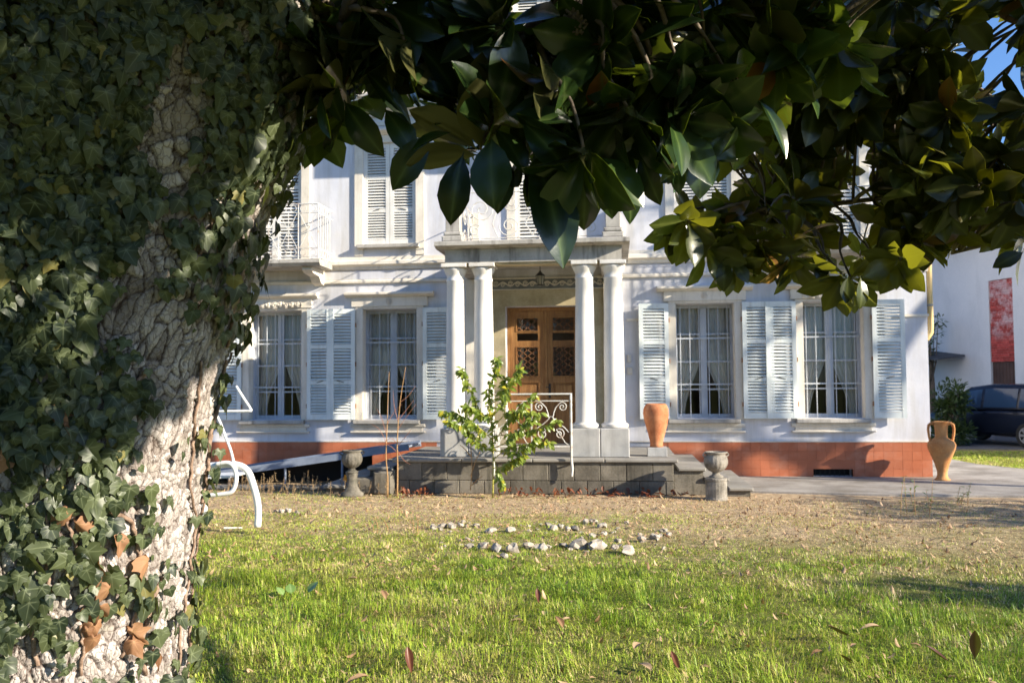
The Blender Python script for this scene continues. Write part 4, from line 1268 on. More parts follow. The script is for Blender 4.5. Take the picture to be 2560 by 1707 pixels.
# conifer-like shrub by the neighbouring wall
def blob_shrub(name, label, cat, loc, r, h, n, base, mat, size, group=None, trunk=0.0, seed=1, low=False):
    o = thing(name, label, cat, loc, group)
    rr = random.Random(seed)
    lobes = []
    for k in range(9):
        t = rr.uniform(0, 6.28); q = rr.uniform(0.2, 0.75)
        lobes.append((Vector((r * q * math.cos(t), r * q * math.sin(t), trunk + (h - trunk) * rr.uniform(0.25, 0.85))), r * rr.uniform(0.35, 0.6)))
    if low: lobes += [(Vector((r * 0.5 * math.cos(k), r * 0.5 * math.sin(k), h * 0.18)), r * 0.65) for k in (0, 1.6, 3.1, 4.7)] * 2
    ms = []
    for i in range(n):
        c, lr = rr.choice(lobes)
        d = Vector((rr.gauss(0, 1), rr.gauss(0, 1), rr.gauss(0, 1))).normalized()
        p = Vector(loc) + c + d * lr * (rr.random() ** 0.4) * Vector((1, 1, 1.1)).length / 1.75
        if p.z < loc[2] + 0.03: p.z = loc[2] + 0.03
        dirv = (d + Vector((rr.uniform(-.6, .6), rr.uniform(-.6, .6), rr.uniform(-.3, .7)))).normalized()
        s = size * rr.uniform(0.7, 1.3)
        ms.append(Matrix.Translation(p) @ frame_yz(dirv, Vector((rr.uniform(-1, 1), rr.uniform(-1, 1), 1))) @ Matrix.Scale(s, 4))
    me = scatter_mesh('crown', base, ms, mat)
    c = link(bpy.data.objects.new('crown', me), o)
    tag(c, kind='stuff')
    t = MB(); t.tube([Vector(loc), Vector(loc) + Vector((0.03, 0.02, max(trunk, h * 0.3))), Vector(loc) + Vector((0, 0, h * 0.7))], [0.05 + 0.02 * h, 0.04 + 0.012 * h, 0.015], 7)
    for c_, lr in lobes: t.tube([Vector(loc) + Vector((0, 0, max(trunk, h * 0.25))), Vector(loc) + c_ * 0.6 + Vector((0, 0, 0.1)), Vector(loc) + c_], [0.03, 0.02, 0.008], 5)
    t.build('trunk', M['treebark'], o, smooth=True)
    return o


B_OVAL = leaf_simple([(0.0, 0.004), (0.18, 0.14), (0.5, 0.225), (0.82, 0.12), (1.0, 0.003)]); B_LANCE = leaf_simple([(0.0, 0.004), (0.15, 0.07), (0.45, 0.165), (0.75, 0.11), (1.0, 0.003)])
M['shrubleaf'] = mat_leaf('dark_shrub_leaf', (0.018, 0.035, 0.012, 1), (0.05, 0.085, 0.025, 1), (0.06, 0.09, 0.03, 1), 0.5, 0.12)
blob_shrub('evergreen_shrub', 'dense dark green shrub between the villa corner and the parked car', 'shrub', (8.45, 23.6, 0.022), 0.48, 1.75, 3000, B_LANCE, M['shrubleaf'], 0.13, seed=4, low=True)
blob_shrub('evergreen_shrub', 'thin creeper like bush growing up the white building behind the downpipe', 'shrub', (9.75, 28.6, 0.022), 0.55, 4.0, 500, B_LANCE, M['shrubleaf'], 0.12, trunk=1.5, seed=9)

# ------------------------------------------------------------------ plants in front of the terrace
M['laurel'] = mat_leaf('laurel_leaf', (0.08, 0.15, 0.022, 1), (0.27, 0.33, 0.055, 1), (0.30, 0.34, 0.10, 1), 0.3, 0.35, (0.42, 0.5, 0.04, 1), dead=(0.42, 0.36, 0.03, 1), dead_at=0.9)
laurel_me = leaf_me('leaf', leaf_base(OVAL, fold=0.3, droop=0.35), M['laurel'])
lau = thing('laurel_shrub', 'leafy yellow green young shrub growing in front of the terrace railing', 'shrub', tuple(gnd(1232, 1232)))
YL = 13.1
branches = [
    [(1232, 1232, 0), (1233, 1150, 0), (1230, 1060, 0), (1222, 980, .02), (1238, 930, .03), (1243, 896, .04)],
    [(1232, 1130, 0), (1200, 1110, -.05), (1175, 1085, -.1), (1165, 1050, -.12), (1140, 1035, -.15), (1105, 1030, -.18)],
    [(1233, 1110, 0), (1265, 1060, -.05), (1300, 1020, -.1), (1335, 990, -.12)],
    [(1233, 1090, 0), (1280, 1085, .0), (1335, 1075, -.05), (1392, 1052, -.1)],
    [(1232, 1150, 0), (1270, 1120, -.1), (1320, 1110, -.15), (1375, 1105, -.2)],
    [(1230, 1060, 0), (1200, 1030, .05), (1180, 985, .06), (1160, 940, .05), (1153, 925, .05)],
    [(1228, 1010, 0), (1260, 985, -.05), (1290, 940, -.05), (1300, 922, -.05)],
    [(1232, 1170, 0), (1260, 1165, -.1), (1285, 1150, -.15), (1308, 1140, -.18)],
    [(1233, 1140, 0), (1245, 1180, -.1), (1258, 1215, -.15)],
    [(1225, 1000, 0), (1215, 1040, -.1), (1185, 1025, -.15), (1165, 1015, -.2)],
    [(1233, 1070, 0), (1270, 1030, -.15), (1310, 1030, -.2), (1350, 1035, -.22)], [(1232, 1120, 0), (1275, 1100, -.2), (1310, 1060, -.25), (1330, 1050, -.25)],
    [(1232, 1100, 0), (1205, 1075, -.12), (1180, 1060, -.2), (1150, 1065, -.25), (1120, 1050, -.25)], [(1232, 1040, 0), (1255, 1010, .05), (1262, 970, .05), (1262, 945, .05)], [(1232, 1125, 0), (1290, 1130, -.22), (1340, 1095, -.28)],
]
lsp = []
for bi, br_ in enumerate(branches):
    pts = smooth_path([at(a_, b_, YL + c_) for a_, b_, c_ in br_], 6)
    if bi == 0: pts[0].z = 0
    m = MB(); nn = len(pts)
    m.tube(pts, [0.014 - 0.009 * i / nn if bi == 0 else 0.009 - 0.006 * i / nn for i in range(nn)], 6)
    m.build('stem', M['greenstem'], lau, smooth=True)
    st0 = 8 if bi == 0 else 5
    for i in range(st0, nn):
        for q in range(6 if bi else 7):
            lsp.append((pts[i] + rvec() * 0.025, (pts[min(i + 1, nn - 1)] - pts[i - 1]).normalized()))
rnd.shuffle(lsp)
for p, d in lsp[:295]:
    dv = (rvec() * 0.9 + d * 0.5 + Vector((0, -0.25, -0.75))).normalized()
    Mx = Matrix.Translation(p) @ frame_yz(dv, Vector((rnd.uniform(-.7, .9), -0.8, 0.8))) @ Matrix.Scale(rnd.uniform(0.095, 0.15), 4)
    inst('leaf', laurel_me, lau, Mx)
ms = []
for p, d in lsp[295:]:
    dv = (rvec() * 0.9 + d * 0.5 + Vector((0, -0.25, -0.75))).normalized()
    ms.append(Matrix.Translation(p) @ frame_yz(dv, Vector((rnd.uniform(-.7, .9), -0.8, 0.8))) @ Matrix.Scale(rnd.uniform(0.06, 0.12), 4))
tag(link(bpy.data.objects.new('leaves', scatter_mesh('leaves', leaf_base(OVAL, fold=0.3, droop=0.35), ms, M['laurel'])), lau), kind='stuff')

sap = thing('bare_sapling', 'thin leafless sapling with reddish twigs left of the porch', 'sapling', tuple(gnd(993, 1238)))
for si, br_ in enumerate([
        [(993, 1238), (994, 1170), (993, 1115), (996, 1050), (1003, 985), (1014, 918)],
        [(969, 1232), (969, 1190), (965, 1140), (968, 1060), (970, 990), (973, 930)],
        [(996, 1050), (1015, 1025), (1035, 1000)], [(996, 1060), (985, 1010), (983, 975)], [(1000, 1005), (1020, 990), (1038, 965)],
        [(966, 1085), (952, 1040), (940, 1020)], [(968, 1060), (985, 1030), (1005, 1010)], [(994, 1075), (1010, 1050), (1040, 1010)],
        [(967, 1110), (950, 1075), (930, 1060)], [(994, 1110), (975, 1095), (955, 1118)], [(994, 1115), (1015, 1090), (1030, 1070)],
        [(993, 1130), (970, 1112), (945, 1120)], [(993, 1125), (1010, 1150), (1025, 1160)]]):
    pts = smooth_path([at(a_, b_, 13.05 + (0.02 * si if si < 2 else rnd.uniform(-.15, .15) * 0)) for a_, b_ in br_], 4)
    if si < 2: pts[0].z = 0
    nn = len(pts); m = MB(); r0 = 0.013 if si < 2 else 0.0055
    m.tube(pts, [r0 * (1 - 0.75 * i / nn) for i in range(nn)], 6); m.build('trunk' if si == 0 else ('stem' if si == 1 else 'twig'), M['cane'] if si < 2 else M['redtwig'], sap, smooth=True)
sap2 = thing('bare_sapling', 'brown dry stem standing between the bare sapling and the leafy shrub', 'sapling', tuple(gnd(1177, 1225)))
for br_ in ([(1176, 1225), (1180, 1170), (1176, 1110), (1168, 1080)], [(1177, 1190), (1190, 1150), (1200, 1130)], [(1177, 1140), (1160, 1120), (1150, 1112)], [(1176, 1215), (1192, 1200), (1205, 1190)]):
    pts = smooth_path([at(a_, b_, 13.2) for a_, b_ in br_], 4); m = MB()
    m.tube(pts, [0.009 * (1 - 0.6 * i / len(pts)) for i in range(len(pts))], 5); m.build('stem', M['cane'], sap2, smooth=True)

M['redleaf'] = mat_leaf('red_brown_leaf', (0.10, 0.025, 0.012, 1), (0.24, 0.075, 0.03, 1), (0.2, 0.1, 0.04, 1), 0.6, 0.15, (0.4, 0.1, 0.03, 1))
M['herb'] = mat_leaf('herb_leaf', (0.06, 0.12, 0.025, 1), (0.16, 0.24, 0.06, 1), (0.2, 0.3, 0.1, 1), 0.45, 0.25)


def low_plant(name, label, px, py, n, rad, h, mat, size, base=B_LANCE, seed=1, stems=True):
    c = gnd(px, py); o = thing(name, label, 'plant', tuple(c)); rr = random.Random(seed)
    ms = []; sm = MB()
    for k in range(max(3, n // 9)):
        t = rr.uniform(0, 6.28); q = rad * math.sqrt(rr.random())
        b0 = c + Vector((q * math.cos(t), 0.55 * q * math.sin(t), 0)); tip = b0 + Vector((rr.uniform(-.08, .08), rr.uniform(-.05, .05), h * rr.uniform(0.55, 1.0)))
        sm.tube([b0, (b0 + tip) / 2 + Vector((rr.uniform(-.02, .02), 0, 0)), tip], [0.005, 0.004, 0.002], 5)
        for i in range(9):
            p = b0.lerp(tip, 0.25 + 0.75 * i / 8)
            dv = Vector((rr.gauss(0, 1), rr.gauss(0, 1), rr.uniform(-.1, .8))).normalized()
            ms.append(Matrix.Translation(p) @ frame_yz(dv, Vector((0, -.3, 1))) @ Matrix.Scale(size * rr.uniform(.6, 1.2), 4))
    tag(link(bpy.data.objects.new('foliage', scatter_mesh('foliage', base, ms, mat)), o), kind='stuff')
    sm.build('stem', M['cane'], o)
    return o


low_plant('ground_plant', 'low green leafy plant at the foot of the terrace wall', 1115, 1222, 240, 0.36, 0.2, M['herb'], 0.075, seed=3)
low_plant('ground_plant', 'low russet leaved plant beside the bare sapling', 1030, 1222, 170, 0.26, 0.22, M['redleaf'], 0.06, seed=5)
low_plant('ground_plant', 'dry russet clump in the dark shadow of the right hand steps', 1672, 1232, 150, 0.30, 0.17, M['redleaf'], 0.06, seed=6)
low_plant('ground_plant', 'sparse thorny rose bush on bare soil near the amphora', 2292, 1290, 60, 0.34, 0.55, M['herb'], 0.06, seed=8)
low_plant('ground_plant', 'small wispy weed in front of the leafless sapling', 990, 1330, 60, 0.35, 0.22, M['herb'], 0.05, seed=12)
low_plant('ground_plant', 'small weed beside the rose bush at the lawn edge', 2415, 1262, 40, 0.2, 0.3, M['herb'], 0.06, seed=15)

# orange flower
fc = gnd(866, 1232); fl = thing('orange_flower', 'orange flower head on a stalk beside the dark urn', 'flower', tuple(fc))
hd = at(868, 1196, fc.y - 0.03); M['petal'] = NT('orange_petal').fin((0.75, 0.30, 0.02, 1), 0.5); t_ = MB()
t_.tube([fc, (fc + hd) / 2 + Vector((-.02, 0, 0)), hd], [0.006, 0.005, 0.004], 5); t_.build('stalk', M['redtwig'], fl)
pm = leaf_me('petal', leaf_base(OVAL, 0.1, 0.3), M['petal'])
for c_, s_ in ((hd, 0.07), (hd + Vector((0.06, 0, -0.035)), 0.055)):
    for k in range(10):
        t = k * 0.628; inst('petal', pm, fl, Matrix.Translation(c_) @ frame_yz((math.cos(t), -0.35, 0.6 * math.sin(t)), (0, -1, 0.4)) @ Matrix.Scale(s_ * rnd.uniform(.8, 1.1), 4))

# dry stalks along the ramp
ws = []
wm_ = MB()
for k in range(110):
    px = rnd.choice([rnd.uniform(560, 830), rnd.uniform(560, 860), rnd.uniform(860, 1000)]); p = gnd(px, rnd.uniform(1226, 1240)); h = rnd.uniform(0.08, 0.34)
    tip = p + Vector((rnd.uniform(-.06, .06), rnd.uniform(-.04, .04), h)); wm_.tube([p, (p + tip) / 2 + Vector((rnd.uniform(-.02, .02), 0, 0)), tip], [0.004, 0.0035, 0.002], 4)
    for q in range(6): wm_.tube([p.lerp(tip, 0.5 + 0.09 * q), p.lerp(tip, 0.5 + 0.09 * q) + rvec() * 0.03], [0.006, 0.002], 4)
M['straw'] = mat_worn('dry_stalk', (0.17, 0.11, 0.06, 1), (0.34, 0.24, 0.13, 1), 9, 60)
tag(wm_.build('dry_weeds', M['straw']), 'brown dry weed stalks along the foot of the ramp', 'weeds', kind='stuff')

# ------------------------------------------------------------------ ring of stones on the lawn
Sx, Sy, Sc = 1000, 1200, 0.2976
ST = [(585, 555, 30), (700, 560, 42), (805, 565, 46), (950, 568, 56), (1065, 555, 38), (1170, 565, 48), (1370, 550, 34), (1500, 540, 58), (1650, 550, 58), (1920, 590, 50),
      (285, 392, 34), (355, 385, 30), (440, 380, 38), (500, 380, 24), (765, 425, 28), (925, 412, 42), (1180, 372, 16), (1240, 375, 26), (1290, 402, 32), (1350, 385, 26), (1410, 405, 24), (1470, 405, 26), (1560, 350, 26),
      (1615, 345, 28), (1700, 380, 32), (1830, 405, 14), (1705, 450, 27), (1620, 465, 26), (1525, 485, 18), (2025, 500, 32), (2140, 480, 30), (2190, 465, 20), (2220, 420, 26), (2255, 450, 24), (1835, 505, 24), (340, 525, 15), (870, 635, 30),
      (640, 380, 20), (1080, 385, 18), (1430, 580, 18), (1800, 560, 30), (1260, 560, 16), (510, 545, 16)]
for k in range(46):
    ST.append((rnd.choice((rnd.uniform(250, 700), rnd.uniform(1100, 2260), rnd.uniform(560, 1950))), rnd.choice((rnd.gauss(385, 22), rnd.gauss(560, 16), rnd.gauss(470, 40))), rnd.uniform(8, 19)))
ring = thing('stone_ring', 'ring of rounded white and grey stones edging an old flower bed', 'stone edging', tuple(gnd(1330, 1345)))


def rock_mesh(seed):
    import bmesh
    bm = bmesh.new(); bmesh.ops.create_icosphere(bm, subdivisions=2, radius=1.0); rr = random.Random(seed)
    ax_ = [Vector((rr.gauss(0, 1), rr.gauss(0, 1), rr.gauss(0, 1))).normalized() for _ in range(6)]
    for v in bm.verts:
        s_ = 1.0
        for a_ in ax_:
            d_ = v.co.normalized().dot(a_)
            if d_ > 0.55: s_ -= (d_ - 0.55) * 0.95
        n_ = v.co.normalized(); s_ += 0.14 * math.sin(n_.x * 4.1 + seed) * math.sin(n_.y * 3.7 + seed * 2) + 0.10 * math.sin(n_.z * 6 + n_.x * 5 + seed * 3)
        v.co *= s_; v.co.z *= 0.80; v.co.x *= 1.15
    me = bpy.data.meshes.new('stone'); bm.to_mesh(me); bm.free(); me.materials.append(M['pebble']); return me


rocks = [rock_mesh(i) for i in range(6)]
for (zx, zy, zr) in ST:
    px, py, pr = Sx + zx * Sc, Sy + zy * Sc, zr * Sc
    p = gnd(px, py + pr * 0.75); r_ = pr * p.y / FPX * 1.45
    inst('stone', rnd.choice(rocks), ring, Matrix.Translation(p + Vector((0, r_ * .5, r_ * 0.32))) @ Matrix.Rotation(rnd.uniform(0, 6.28), 4, 'Z') @ Matrix.Rotation(rnd.uniform(-.5, .5), 4, 'X') @ Matrix.Diagonal((r_ * rnd.uniform(.8, 1.2), r_ * rnd.uniform(.8, 1.1), r_ * rnd.uniform(.75, 1.05), 1)))
few = thing('stone_cluster', 'few small grey stones in the grass behind the white garden chair', 'stones', tuple(gnd(715, 1285)))
for px, py, pr in ((690, 1279, 7), (705, 1281, 9), (722, 1280, 10), (742, 1284, 8)):
    p = gnd(px, py); r_ = pr * p.y / FPX; inst('stone', rnd.choice(rocks), few, Matrix.Translation(p + Vector((0, 0, r_ * .4))) @ Matrix.Scale(r_, 4))

# ------------------------------------------------------------------ big trunk with ivy
PROF = [(0.0, -1.86, 2.50, 0.66), (0.25, -1.83, 2.49, 0.54), (0.6, -1.80, 2.47, 0.48), (0.975, -1.755, 2.45, 0.455), (1.19, -1.73, 2.45, 0.455), (1.6, -1.665, 2.45, 0.455), (1.81, -1.62, 2.45, 0.46), (2.02, -1.555, 2.45, 0.475),
        (2.23, -1.535, 2.45, 0.50), (2.44, -1.49, 2.44, 0.555), (2.75, -1.45, 2.42, 0.615), (3.2, -1.42, 2.40, 0.60), (4.2, -1.45, 2.4, 0.50), (6.5, -1.5, 2.5, 0.36)]
pz = np.array([p[0] for p in PROF])


def trunk_at(z):
    return [np.interp(z, pz, np.array([p[k] for p in PROF])) for k in (1, 2, 3)]


def voronoi2(u, v, nu, seed, jitter=0.9):
    """F1, F2 distances on a jittered lattice periodic in u with period nu"""
    iu = np.floor(u).astype(int); iv = np.floor(v).astype(int)
    best1 = np.full(u.shape, 9.0); best2 = np.full(u.shape, 9.0); cid = np.zeros(u.shape)
    for du in (-1, 0, 1):
        for dv in (-1, 0, 1):
            a = (iu + du) % nu; b = iv + dv
            h = np.sin(a * 127.1 + b * 311.7 + seed) * 43758.5453; h1 = h - np.floor(h)
            h = np.sin(a * 269.5 + b * 183.3 + seed * 1.7) * 43758.5453; h2 = h - np.floor(h)
            cu = iu + du + 0.5 + (h1 - 0.5) * jitter; cv = b + 0.5 + (h2 - 0.5) * jitter
            d = np.sqrt((u - cu) ** 2 + (v - cv) ** 2)
            m1 = d < best1
            best2 = np.where(m1, best1, np.minimum(best2, d)); cid = np.where(m1, h1, cid); best1 = np.where(m1, d, best1)
    return best1, best2, cid


def vnoise(u, v, nu, seed):
    iu = np.floor(u).astype(int); iv = np.floor(v).astype(int); fu = u - iu; fv = v - iv
    fu = fu * fu * (3 - 2 * fu); fv = fv * fv * (3 - 2 * fv)
    def hh(a, b):
        h = np.sin((a % nu) * 91.7 + b * 217.3 + seed) * 24634.6345; return h - np.floor(h)
    return (hh(iu, iv) * (1 - fu) + hh(iu + 1, iv) * fu) * (1 - fv) + (hh(iu, iv + 1) * (1 - fu) + hh(iu + 1, iv + 1) * fu) * fv


def bark_surface(TH, Z):
    """TH in [0, 1) round the trunk; returns displacement and crack depth"""
    w1 = vnoise(TH * 24, Z * 9, 24, 3.0) - 0.5; w2 = vnoise(TH * 70, Z * 26, 70, 8.0) - 0.5
    u = TH * 104 + w1 * 1.6 + w2 * 0.9; v = Z * 23 + w1 * 1.8 - w2 * 1.0
    f1, f2, cid = voronoi2(u, v, 104, 1.3, 1.0)
    e1 = np.clip((f2 - f1) / 0.30, 0, 1)
    u2 = TH * 260 + w2 * 2; v2 = Z * 72 + w1 * 5
    g1, g2, cid2 = voronoi2(u2, v2, 260, 5.1)
    e2 = np.clip((g2 - g1) / 0.25, 0, 1)
    big = vnoise(TH * 7, Z * 2.2, 7, 4.0) - 0.5
    disp = 0.030 * big + 0.013 * (e1 ** 0.5) * (0.5 + 0.8 * cid) + 0.003 * e2 * (0.4 + cid2) + 0.003 * (vnoise(TH * 300, Z * 90, 300, 2.2) - 0.5)
    return disp, e1 * 0.75 + e2 * 0.25, cid


NT_, NZ_ = 760, 580
zz = np.concatenate([np.linspace(0.0, 0.85, 50, endpoint=False), np.linspace(0.85, 2.95, NZ_ - 90, endpoint=False), np.linspace(2.95, 6.5, 40)])
# finer round the side that the lawn and the path see
th = (np.concatenate([np.linspace(-147, 33, 580, endpoint=False), np.linspace(33, 213, NT_ - 580, endpoint=False)]) % 360) / 360
TH, Z = np.meshgrid(th, zz)
disp, crack, cid = bark_surface(TH, Z)
cx, cy, cr = trunk_at(Z)
ang = TH * 2 * math.pi
lob = 1 + 0.035 * np.sin(3 * ang + 1.0 + Z * 0.8) + 0.03 * np.sin(5 * ang - Z * 1.3)
RR = cr * lob + disp - 0.018
V = np.stack([cx + RR * np.cos(ang), cy + RR * np.sin(ang), Z], -1).reshape(-1, 3)
nzv = len(zz)
I, J = np.meshgrid(np.arange(NT_), np.arange(nzv - 1))
F = np.stack([J * NT_ + I, J * NT_ + (I + 1) % NT_, (J + 1) * NT_ + (I + 1) % NT_, (J + 1) * NT_ + I], -1).reshape(-1, 4)


def bark_mat():
    t = NT('pale_flaky_bark'); p = t.pos()
    n1 = t.noise(p, 7, 5, 0.6); n2 = t.noise(p, 120, 4)
    cr_ = t.attr('crack').outputs['Fac']; ci = t.attr('plate').outputs['Fac']
    c = t.ramp(t.math('ADD', t.math('MULTIPLY', ci, 0.5), t.math('MULTIPLY', n1, 0.55)), [(0.22, (0.20, 0.168, 0.152)), (0.5, (0.36, 0.315, 0.295)), (0.75, (0.50, 0.45, 0.432))])
    c = t.mix(t.math('MULTIPLY', t.ramp(t.noise(p, 16, 4), [(0.55, (0, 0, 0, 1)), (0.7, (1, 1, 1, 1))]), 0.5), c, (0.30, 0.29, 0.23, 1))
    c = t.mix(t.ramp(cr_, [(0.15, (1, 1, 1, 1)), (0.66, (0, 0, 0, 1))]), c, (0.055, 0.036, 0.028, 1))
    vw = t.new('ShaderNodeTexVoronoi', feature='DISTANCE_TO_EDGE'); vw.inputs['Scale'].default_value = 62
    mw = t.new('ShaderNodeVectorMath', operation='MULTIPLY_ADD')
    nn_ = t.new('ShaderNodeTexNoise'); nn_.inputs['Scale'].default_value = 30; t.lk(p, nn_.inputs['Vector'])
    t.lk(nn_.outputs['Color'], mw.inputs[0]); mw.inputs[1].default_value = (0.03, 0.03, 0.03); t.lk(t.pos((1, 1, 0.62)), mw.inputs[2])
    t.lk(mw.outputs[0], vw.inputs['Vector'])
    fine = t.ramp(vw.outputs['Distance'], [(0.0, (0, 0, 0, 1)), (0.11, (1, 1, 1, 1))])
    c = t.mix(t.math('MULTIPLY', t.math('SUBTRACT', 1.0, fine), 0.45), c, (0.09, 0.06, 0.05, 1))
    t.bump(t.math('ADD', n2, t.math('MULTIPLY', fine, 0.9)), 0.6, 0.004)
    return t.fin(c, 0.9, spec=0.15)


tree = thing('old_tree', 'thick leaning tree trunk with pale cracked bark, wrapped in ivy', 'tree', (-1.86, 2.5, 0))
me = np_mesh('trunk', V, F, bark_mat(), {'crack': crack.ravel(), 'plate': cid.ravel()}, smooth=True)
link(bpy.data.objects.new('trunk', me), tree)
# upper limbs out of the picture
lm = MB()
for pts, rs in (([(-1.4, 2.4, 3.1), (-0.7, 2.2, 4.0), (0.2, 1.8, 5.4), (0.9, 1.4, 7.2)], [0.32, 0.26, 0.2, 0.1]), ([(-1.5, 2.5, 6.2), (-1.7, 2.7, 7.6), (-1.4, 3.0, 9.5)], [0.35, 0.25, 0.08]), ([(-1.6, 2.5, 4.2), (-2.6, 3.0, 5.6), (-3.8, 3.2, 7.4)], [0.3, 0.22, 0.08])):
    lm.tube(smooth_path(pts, 5), [np.interp(i / (5 * (len(pts) - 1)), np.linspace(0, 1, len(rs)), rs) for i in range(5 * (len(pts) - 1) + 1)], 12)
lm.build('limb', M['treebark'], tree, smooth=True)
r9 = random.Random(77); ms = []  # unseen leaf crown, added to keep skylight off the ivy
tops = [(Vector((0.6, 1.5, 7.2)), 2.2), (Vector((-1.4, 2.9, 9.2)), 2.6), (Vector((-3.6, 3.1, 7.4)), 2.3), (Vector((-1.6, 1.2, 6.6)), 2.2), (Vector((-3.2, 1.0, 6.0)), 1.9), (Vector((-2.6, -0.6, 6.2)), 2.0), (Vector((-0.4, 0.2, 6.6)), 2.0), (Vector((-4.6, 2.2, 5.2)), 1.7)]
for k in range(5200):
    c_, r_ = r9.choice(tops); d_ = Vector((r9.gauss(0, 1), r9.gauss(0, 1), r9.gauss(0, .75))).normalized()
    ms.append(Matrix.Translation(c_ + d_ * r_ * r9.random() ** 0.45) @ frame_yz(Vector((r9.gauss(0, 1), r9.gauss(0, 1), r9.gauss(-.3, .6))), Vector((r9.gauss(0, .5), r9.gauss(0, .5), 1))) @ Matrix.Scale(r9.uniform(.18, .34), 4))
tag(link(bpy.data.objects.new('crown', scatter_mesh('crown', B_LANCE, ms, M['shrubleaf'])), tree), kind='stuff')

# ivy
cs = np.arange(0, NT_, 5); zs_ = np.arange(0, nzv, 4)
Vg = V.reshape(nzv, NT_, 3)[zs_][:, cs].reshape(-1, 3)
nc, nr = len(cs), len(zs_)
Fg = [(j * nc + i, j * nc + (i + 1) % nc, (j + 1) * nc + (i + 1) % nc, (j + 1) * nc + i) for j in range(nr - 1) for i in range(nc)]
bvh = BVHTree.FromPolygons([tuple(v) for v in Vg], Fg)


def ivy_base(kind=0):
    shapes = [
        [(0.0, -0.02), (0.16, -0.20), (0.34, -0.17), (0.50, -0.02), (0.42, 0.10), (0.50, 0.22), (0.62, 0.36), (0.42, 0.38), (0.27, 0.46), (0.20, 0.62), (0.10, 0.82), (0.0, 1.0)],
        [(0.0, -0.03), (0.18, -0.18), (0.38, -0.14), (0.52, 0.02), (0.50, 0.14), (0.52, 0.24), (0.56, 0.36), (0.44, 0.44), (0.34, 0.52), (0.25, 0.66), (0.12, 0.84), (0.0, 0.98)],
        [(0.0, -0.04), (0.17, -0.16), (0.36, -0.12), (0.47, 0.03), (0.48, 0.16), (0.46, 0.28), (0.42, 0.40), (0.36, 0.50), (0.29, 0.60), (0.20, 0.72), (0.10, 0.87), (0.0, 1.0)]]
    pts = shapes[kind]
    rr = random.Random(kind + 3)
    full = pts + [(-x * rr.uniform(.88, 1.08), y + rr.uniform(-.03, .03)) for x, y in pts[-2:0:-1]]
    n = len(full)
    cup = (0.20, 0.30, -0.16)[kind]
    zf = lambda x, y: -cup * x * x * 1.6 - 0.16 * max(y, 0) ** 2 + 0.035 * math.sin(x * 9 + kind) * math.cos(y * 7)
    V = [(0, 0.1, 0.02)]; A = [1.0]
    veins = {0: .9, 3: .8, 6: .85, 11: .95, n - 3: .8, n - 6: .85}
    for i, (x, y) in enumerate(full):
        V.append((x, y, zf(x, y))); A.append(veins.get(i, 0.0) * 0.75)
    inner0 = len(V)
    for i, (x, y) in enumerate(full):
        xi, yi = x * 0.55, 0.1 + (y - 0.1) * 0.55
        V.append((xi, yi, zf(xi, yi) + 0.012)); A.append(0.92 if i in veins else 0.1)
    F = []
    for i in range(n):
        j = (i + 1) % n
        F += [(0, inner0 + i, inner0 + j), (inner0 + i, 1 + i, 1 + j), (inner0 + i, 1 + j, inner0 + j)]
    return np.array(V, float), np.array(F), {'vein': np.array(A), 'under': np.zeros(len(V))}


B_IVY = ivy_base(0); IVYS = [ivy_base(0), ivy_base(1), ivy_base(2)]
M['ivy'] = mat_leaf('ivy_leaf', (0.007, 0.016, 0.010, 1), (0.082, 0.10, 0.044, 1), (0.27, 0.31, 0.18, 1), 0.44, 0.12, (0.34, 0.42, 0.08, 1), spec=0.4, dead=(0.17, 0.15, 0.05, 1), dead_at=0.965, veinamt=0.7)
M['ivydead'] = mat_leaf('withered_ivy_leaf', (0.15, 0.065, 0.03, 1), (0.36, 0.19, 0.10, 1), (0.5, 0.3, 0.15, 1), 0.7, 0.2, (0.5, 0.25, 0.08, 1))
ivy = thing('ivy', 'ivy with lobed dark green leaves climbing the pale tree trunk', 'ivy', (-1.45, 2.1, 0))
BARE = [(455, 130, 38), (452, 215, 62), (432, 300, 78), (400, 350, 62), (440, 420, 52), (430, 520, 44), (392, 600, 44), (380, 655, 46), (335, 735, 66), (300, 790, 62), (405, 800, 60), (430, 890, 92), (500, 920, 74), (470, 990, 74),
        (395, 1090, 66), (420, 1160, 80), (440, 1250, 74), (440, 1345, 62), (340, 1400, 46), (420, 1480, 50), (250, 1610, 82), (85, 1655, 66), (430, 1620, 48), (760, 215, 48), (785, 60, 46), (700, 300, 26), (655, 490, 24), (640, 545, 26), (745, 270, 30),
        (470, 540, 30), (170, 1500, 40), (20, 1190, 30), (310, 1300, 30), (370, 1690, 50)]


def bare_amount(px, py):
    b = 0.0
    for x, y, r in BARE:
        q = math.hypot(px - x, py - y) / (r * 1.1)
        if q < 1.15: b = max(b, min(1.0, (1.15 - q) / 0.35))
    return b


spots = []
CAMP = Vector((0, 0, CAMZ))
tries = 0
r3 = random.Random(21)
while tries < 6000:
    tries += 1
    px, py = r3.uniform(-120, 830), r3.uniform(-90, 1790)
    b = bare_amount(px, py)
    dens = 1.0 if py < 1120 else (0.6 if py < 1350 else 0.46)
    if px > 430 and 600 < py < 1180: dens = 0.62
    if r3.random() > dens * (1 - 0.985 * b): continue
    d = ray(px, py).normalized()
    hit = bvh.ray_cast(CAMP, d)
    if hit[0] is None: continue
    spots.append((hit[0], hit[1], px, py, b))
